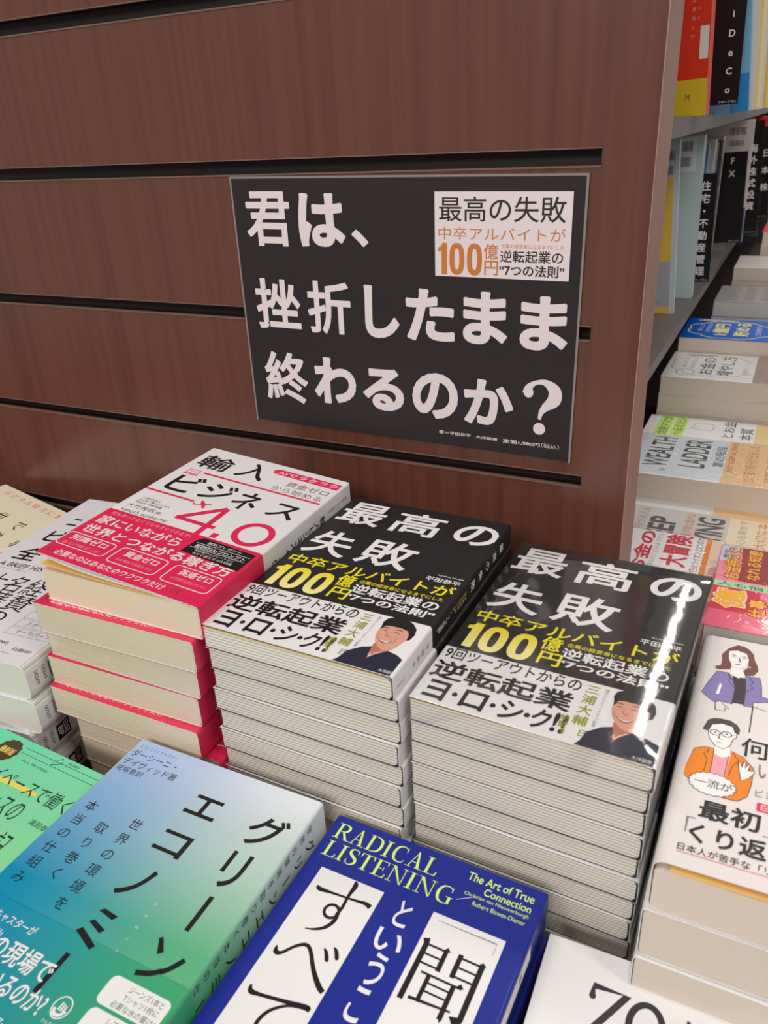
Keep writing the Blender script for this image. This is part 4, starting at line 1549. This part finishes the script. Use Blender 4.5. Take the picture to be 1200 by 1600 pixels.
# pink book
a = Art()
PKC = mat('hot_pink_stock', (228, 84, 118), 0.25)
ORL = mat('amber_ink', (246, 180, 40))
MRN = mat('maroon_ink', (150, 40, 50))
a.rect(58, 0, 128, 189.5, mat('rose_stock', (236, 140, 158), 0.25))
a.rect(70, 110, 127, 173, MRN)
a.rect(100, 176, 127, 189, mat('pale_violet_ink', (206, 200, 224)))
a.rect(59, 60, 67, 189.5, mat('mint_ink', (170, 226, 170)))
a.rect(24, 156, 58, 189.5, REDL)
a.rect(6, 60, 40, 148, mat('pale_violet_ink', (206, 200, 224)))
a.up()
TEAL = mat('teal_ink', (30, 110, 110))
for tx, q in (('お金持ちに', (71, 171.5, 124, 186)), ('なれる知恵', (74, 157, 126, 169.5)), ('仕事', (20, 150, 47, 164))):
    a.text(tx, *q, MRN, 0.07)
a.up()
a.text('お金持ちに', 72, 172.2, 123, 185.2, ORL, 0.022)
a.text('なれる知恵', 75, 157.8, 125, 168.8, ORL, 0.022)
a.text('仕事', 21, 151, 46, 163, ORL, 0.03)
a.text('人も悩ませない', 60, 110, 66, 187, TEAL, 0.01, 0, -90)
a.text('億', 27, 164.5, 57, 188.5, PAPERW, 0.06)
a.text('こどもも大人も大好評', 9, 80, 20, 146, DKG, 0.01, 0, -90)
a.text('シリーズ', 24, 90, 36, 146, DKG, 0.0, 0, -90)
a.text('親子で学べる', 103, 178, 125, 182, DKG, 0.0)
a.text('累計', 104, 184, 120, 187, TEAL, 0.02)
a.up()
a.text('億', 28, 165.5, 56, 187.5, ORL, 0.035)
flat('hot pink paperback with amber outlined lettering, behind the drawn office workers', 0.1895, 0.128, 20, 0.4225, -0.020, 0.07, PKC, PG_W, 5,
     'hot pink books in the pile behind the office workers', 'hot pink paperback', 'of the pile behind the office workers', art=a, wrap=FILM_PK, seed=43)


def art_wealth():
    a = Art()
    a.rect(4, 66, 121, 160, mat('ice_blue_stock', (214, 222, 228)))
    a.up()
    a.text('WEALTH', 24.5, 121.5, 115, 147, DKG, 0.014)
    a.text('LADDER', 32.5, 84, 116, 111, DKG, 0.014)
    a.text('THE', 12, 121, 21.5, 127, DKG)
    a.text('富の階段', 42, 66.5, 104, 77.5, DKG, 0.01)
    return a


def band_wealth():
    a = Art()
    a.text('JUST KEEP BUYING', 30, 55, 119, 62.5, mat('rust_ink', (206, 96, 60)), 0.008)
    a.text('20万部の新刊が出ました', 10, 34, 116, 46, COPPER)
    a.text('待望の最新作', 14, 14, 114, 26, COPPER)
    return a


aw_, bw_ = art_wealth(), band_wealth()
TAN = mat('apricot_band', (236, 196, 142), 0.3)
flat('thick white paperback with tall slate capitals and apricot band, topping its far pile', 0.188, 0.122, 28.2, 0.281, 0.270, 0.055, PAPERW, PG_R, 3,
     'tall-capitals books on the far table', 'thick apricot-banded paperback', 'of the far pile with tall capitals', art=aw_, band=(65.5, TAN, bw_), wrap=FILM,
     offs=[(0, 0, 0), (-.001, -.022, 0), (0, -.012, 0)])
# pig book
a = Art()
LG_ = mat('fresh_green_ink', (190, 232, 110))
a.rect(37, 155, 109, 172, LG_)
a.rect(39, 138, 109, 153.5, LG_)
a.up()
a.text('金融ママが', 40, 157.5, 107, 169, DKG, 0.006)
a.text('へ伝えたい', 42, 140, 107, 151.5, DKG, 0.006)
a.frame(68, 106, 93, 129, 0.8, MIDG, 7)
a.stroke([(72, 128, .8), (70, 133, .8), (76, 130, .8)], MIDG)
a.stroke([(88, 108, .8), (88, 109, .8)], DKG, False)
a.text('とお金', 50, 81.5, 108, 95.5, DKG, 0.008)
a.text('本質', 48, 60, 89, 75, DKG, 0.008)
flat('white paperback with two green highlighted lines and a drawn pig, on the far table', 0.185, 0.110, 22.8, 0.296, 0.394, 0.040, PAPERW, PG_R, 3,
     'white pig books on the far table', 'straw-banded white paperback', 'of the pile behind the tall-capitals books', art=a, band=(58, mat('straw_band', (226, 200, 140)), None), seed=53)


def cloud(a, cu, cv, ru, rv, wd, m):
    pts = []
    for k in range(97):
        an = 2 * math.pi * k / 96
        rr = 0.92 + 0.09 * abs(math.sin(4 * an))
        pts.append((cu + ru * rr * math.cos(an), cv + rv * rr * math.sin(an)))
    a.line(pts, wd, m)


a = Art()
cloud(a, 64, 154, 52, 54, 1.0, MIDG)
a.text('難しいことは', 50, 188, 92, 194, MIDG)
a.text('わかりませんが', 46, 177, 100, 184, MIDG)
a.text('お金の', 22, 153, 102, 172, DKG, 0.014)
a.text('増やし方', 22, 129, 114, 149, DKG, 0.014)
a.text('を教えてください', 34, 111, 104, 119, MIDG)
a.ring(27, 186, 15, 11, 1.0, DKG, 24)
a.line([(22, 188), (22, 190)], 1.2, DKG)
a.line([(30, 188), (30, 190)], 1.2, DKG)
for k in range(7):
    a.ring(112, 190 - 5 * k, 6, 4.5, 0.9, DKG, 16)
flat('white paperback with a cloud outline and drawn coins, before the bright blue book', 0.212, 0.126, 23.8, 0.328, 0.510, 0.090, PAPERW, PG_R, 5,
     'white cloud outlined books on the far table', 'white paperback', 'of the pile before the bright blue book', art=a,
     band=(104, mat('mocha_print', (166, 140, 126), 0.3), None), wrap=FILM, seed=59)
BLU = mat('cobalt_cover_stock', (0, 96, 200), 0.3)
a = Art()
YP = mat('pale_yellow_ink', (240, 230, 140))
cloud(a, 56, 146, 52, 58, 2.0, YP)
a.text('難しいことは', 44, 183, 84, 190, PAPERW, 0.006)
a.text('わかりませんが', 40, 173, 92, 180, PAPERW, 0.006)
a.text('1億円', 24, 148, 92, 170, YP, 0.03)
a.text('貯める', 24, 121, 102, 142, YP, 0.024)
a.text('方法を教えて', 34, 106, 90, 114, PAPERW)
for k in range(10):
    a.ring(110, 190 - 5 * k, 5, 4, 1.3, YP, 16)
flat('bright blue paperback with pale yellow lettering in a cloud outline, on the far table', 0.209, 0.122, 23.2, 0.327, 0.638, 0.110, BLU, PG_R, 6,
     'bright blue books on the far table', 'bright blue paperback', 'of the pile behind the cloud-outlined books', art=a, seed=61)
a = Art()
for k in range(5):
    a.text('資産形成の教科書', 12, 60 + 24 * k, 116, 76 + 24 * k, GREYP)
flat('silver grey paperback wrapped in shiny film behind the bright blue book', 0.188, 0.128, 23, 0.333, 0.790, 0.130, mat('silver_stock', (170, 168, 166), 0.3), PG_W, 7,
     'silver grey books on the far table', 'silver grey paperback', 'of the pile behind the bright blue books', art=a, wrap=FILM, seed=67)
flat('off-white paperback on the pile behind the shiny silver grey one', 0.188, 0.128, 20.5, 0.345, 0.940, 0.155, mat('offwhite_stock', (222, 216, 212), 0.35), PG_R, 9,
     'off-white books on the far table', 'off-white paperback', 'of the pile behind the silver grey books', wrap=FILM, seed=71)
a = Art()
a.rect(0, 60, 128, 190, mat('signal_red_ink', (212, 40, 48)))
flat('red and white paperback on the farthest pile at the right edge', 0.188, 0.128, 22.0, 0.375, 1.10, 0.190, PAPERW, PG_R, 10,
     'red and white books on the farthest pile', 'red and white paperback', 'of the farthest pile at the right edge', art=a, seed=73)


# upright books and dividers on the shelves
def upright(label, x1, y0, z, depth, height, thick, cover, pages=PG_W, art_cover=None, group=None, tilt=0.0, spine_art=None):
    """a book standing on its tail: spine towards the aisle (+x), cover towards the camera (-y)"""
    root = thing('paperback_book', label, 'book', (x1, y0, z), 0, group, tilt)
    mb = MB()
    th = 0.0004
    mb.box((-depth, 0, 0), (0, th, height), cover)
    mb.box((-depth, thick - th, 0), (0, thick, height), cover)
    mb.box((-th, th, 0), (0, thick - th, height), cover)
    if art_cover:
        art_cover.emit(mb, lambda u, v, n: (u / 1000 - depth, -n / 1000, v / 1000))
    if spine_art:
        spine_art.emit(mb, lambda u, v, n: (n / 1000, u / 1000, v / 1000))
    mb.build('cover', root)
    mb = MB()
    mb.box((-depth + 0.001, th, 0.0005), (-th, thick - th, height - 0.0008), pages)
    mb.build('page_block', root)
    return root


def divider(label, x0, x1, y, z0, z1, texts, column, cw, tilt=0.0, group='index dividers on the shelves'):
    """black index plate in a clear acrylic sleeve, standing between the books"""
    root = thing('index_divider', label, 'divider', (x0, y, z0), 0, group, tilt)
    w, h = (x1 - x0), (z1 - z0)
    mb = MB()
    mb.box((0, 0, 0.006), (w - 0.003, 0.0008, h), mat('divider_black', (30, 26, 28), 0.22))
    a = Art()
    u, vt, vb = column
    a.vtext(texts, u, vt, vb, cw, WHITE, 0.016)
    a.text('マネープラン', w * 1000 - 24, 7.6, w * 1000 - 5, 10.2, WHITE)
    a.emit(mb, lambda u, v, n: (u / 1000, -n / 1000, v / 1000), 0.08)
    mb.build('label_plate', root)
    mb = MB()
    mb.box((-0.004, 0.0011, 0), (w, 0.0021, h), ACRYL)
    mb.build('acrylic_sleeve', root)
    return root


ACRYL = film_mat('clear_acrylic', 0.05, 0.0, 10, 0.05)
# lower shelf, nearest: two books with barcodes on their backs
a = Art()
a.rect(20, 0, 128, 200, mat('pale_print', (206, 214, 222), 0.3))
a.up()
a.rect(70, 65, 124.5, 160, mat('corn_yellow_print', (232, 200, 88), 0.3))
a.rect(70, 0, 124.5, 9, MATS['corn_yellow_print'])
a.rect(70, 9, 124.5, 65, mat('cloud_grey_print', (176, 180, 186), 0.3))
barcode(a, 106, 180, 125, 190, DKG, 1)
barcode(a, 105, 164, 124, 174, DKG, 2)
a.rect(90, 196, 120, 200, YP)
a.text('定価', 100, 14, 110, 17, GREYP)
upright('pale upright paperback with yellow block and barcodes, nearest on the lower shelf', 0.1205, 0.530, S_Z, 0.130, 0.2015, 0.010, mat('powder_blue_stock', (196, 210, 224), 0.3), art_cover=a, tilt=-0.064)
a = Art()
a.rect(86, 160, 122, 200, mat('pale_aqua_print', (216, 226, 224), 0.3))
a.up()
barcode(a, 104, 184, 116.5, 195.5, DKG, 3)
barcode(a, 102.5, 166, 115.5, 177, DKG, 4)
upright('pale aqua upright paperback with two barcodes, second on the lower shelf', 0.1290, 0.630, S_Z, 0.130, 0.202, 0.02, mat('aqua_stock', (184, 204, 204), 0.3), art_cover=a, tilt=-0.029)
divider('black index divider with a long column of white characters, beside the aqua book', 0.045, 0.1455, 0.70, S_Z, 0.3140, '住宅・不動産管理', (84, 141, 13), 13, -0.036)
# books between the dividers
rnd = random.Random(5)
cols = [('amber', (224, 150, 40)), ('terracotta', (170, 76, 44)), ('indigo', (40, 52, 110)), ('sky blue', (120, 170, 210)), ('leaf green', (110, 170, 90)),
        ('dark red', (130, 36, 40)), ('white', (226, 226, 220)), ('teal', (50, 140, 150)), ('cream', (230, 222, 190)), ('olive', (120, 120, 70)), ('slate', (70, 80, 96)), ('ivory', (236, 232, 216))]
y = 0.724
for k, (cn, cc) in enumerate(cols):
    th = rnd.uniform(0.018, 0.032)
    a = Art()
    a.vtext('資産運用の本', th * 500, 168, 60, min(10, th * 600), WHITE if sum(cc) < 400 else DKG)
    upright('%s upright paperback between the two index dividers on the lower shelf' % cn, 0.1085 + rnd.uniform(-.003, .003), y, S_Z, 0.128, rnd.uniform(0.176, 0.190), th,
            mat(cn.replace(' ', '_') + '_spine_stock', cc, 0.35), group='books between the dividers on the lower shelf', spine_art=a)
    y += th + 0.0015
divider('black index divider with two large white roman letters, in the middle of the lower shelf', 0.088, 0.1555, 1.09, S_Z, 0.3217, 'FX', (41, 153, 112), 14, -0.05)
a = Art()
barcode(a, 92, 184, 118, 196, DKG, 7)
barcode(a, 92, 166, 116, 175, DKG, 8)
a.rect(104, 0, 130, 62, mat('deep_blue_print', (20, 90, 180), 0.3))
upright('white upright paperback with barcodes and a blue foot, behind the roman lettered divider', 0.1495, 1.15, S_Z, 0.130, 0.2075, 0.02, mat('chalk_stock', (226, 220, 214), 0.35), art_cover=a, tilt=-0.025)
divider('black index divider with six white characters, behind the white barcoded book', 0.10, 0.1735, 1.20, S_Z, 0.366, '海外株式投資', (55, 165, 46), 16, -0.06)
y = 1.225
for k in range(6):
    cn, cc = cols[(k * 5 + 2) % 12]
    th = rnd.uniform(0.02, 0.032)
    upright('%s upright paperback behind the second column-lettered divider on the lower shelf' % cn, 0.112 + rnd.uniform(-.004, .004), y, S_Z, 0.128, rnd.uniform(0.176, 0.190), th, MATS[cn.replace(' ', '_') + '_spine_stock'], group='far books on the lower shelf')
    y += th + 0.0015
divider('black index divider farthest along the lower shelf, at the right edge', 0.105, 0.178, 1.45, S_Z, 0.349, '日本株', (60, 150, 50), 16, -0.07)
a = Art()
a.rect(0, 172, 150, 205, mat('signal_red_ink', (212, 40, 48)))
a.up()
a.text('25-26', 108, 158, 148, 170, DKG, 0.02)
a.text('四季報', 104, 138, 148, 154, COPPER, 0.01)
upright('white magazine with a red head, farthest upright item on the lower shelf', 0.165, 1.55, S_Z, 0.150, 0.205, 0.02, PAPERW, art_cover=a)

# upper shelf
a = Art()
REDC = mat('tomato_cover_stock', (226, 52, 22), 0.35)
a.rect(0, 0, 140, 33, mat('mustard_print', (222, 190, 40), 0.35))
a.rect(131, 50, 139, 78, mat('sticker_white', (230, 226, 220), 0.4))
a.up()
a.vtext('はじめての資産運用入門', 124, 150, 66, 4, PINK)
a.vtext('投資信託のすべて', 128.5, 150, 80, 4, PINK)
a.text('M', 120, 14, 124, 20, DKG)
upright('tomato red upright paperback with a mustard foot, nearest on the upper shelf', 0.147, 0.40, U_Z, 0.140, 0.205, 0.03, REDC, art_cover=a, tilt=-0.055)
divider('dark brown index divider lettered in white roman capitals, on the upper shelf', 0.100, 0.1655, 0.56, U_Z, 0.60, 'NISA・iDeCo', (50, 199, 12), 10, -0.035)
a = Art()
a.rect(110, 0, 130, 40, mat('azure_print', (40, 140, 210), 0.3))
upright('light blue upright paperback just behind the brown divider on the upper shelf', 0.1715, 0.60, U_Z, 0.130, 0.21, 0.02, mat('pale_blue_stock', (120, 180, 220), 0.35), art_cover=a, tilt=-0.10)
upright('off-white upright paperback next to the light blue one on the upper shelf', 0.1725, 0.66, U_Z, 0.130, 0.21, 0.02, mat('milk_stock', (222, 216, 206), 0.4), tilt=-0.07)
y = 0.69
for k in range(14):
    cn, cc = [('lemon', (236, 206, 70)), ('cream', (230, 222, 190)), ('white', (226, 226, 220)), ('lilac', (190, 180, 200)), ('amber', (224, 150, 40))][k % 5]
    th = rnd.uniform(0.018, 0.03)
    upright('%s upright paperback, %s along the far half of the upper shelf' % (cn, ORD[k] if 0 < k < 12 else ('first' if k == 0 else 'near the end')), 0.172 + rnd.uniform(-.003, .003) + k * 0.0015, y, U_Z, 0.128, rnd.uniform(0.18, 0.21), th,
            mat(cn + '_spine_stock', cc, 0.35), tilt=-0.06, group='books along the far half of the upper shelf')
    y += th + 0.0015

bpy.data.objects.remove(_to)
bpy.data.curves.remove(_tc)
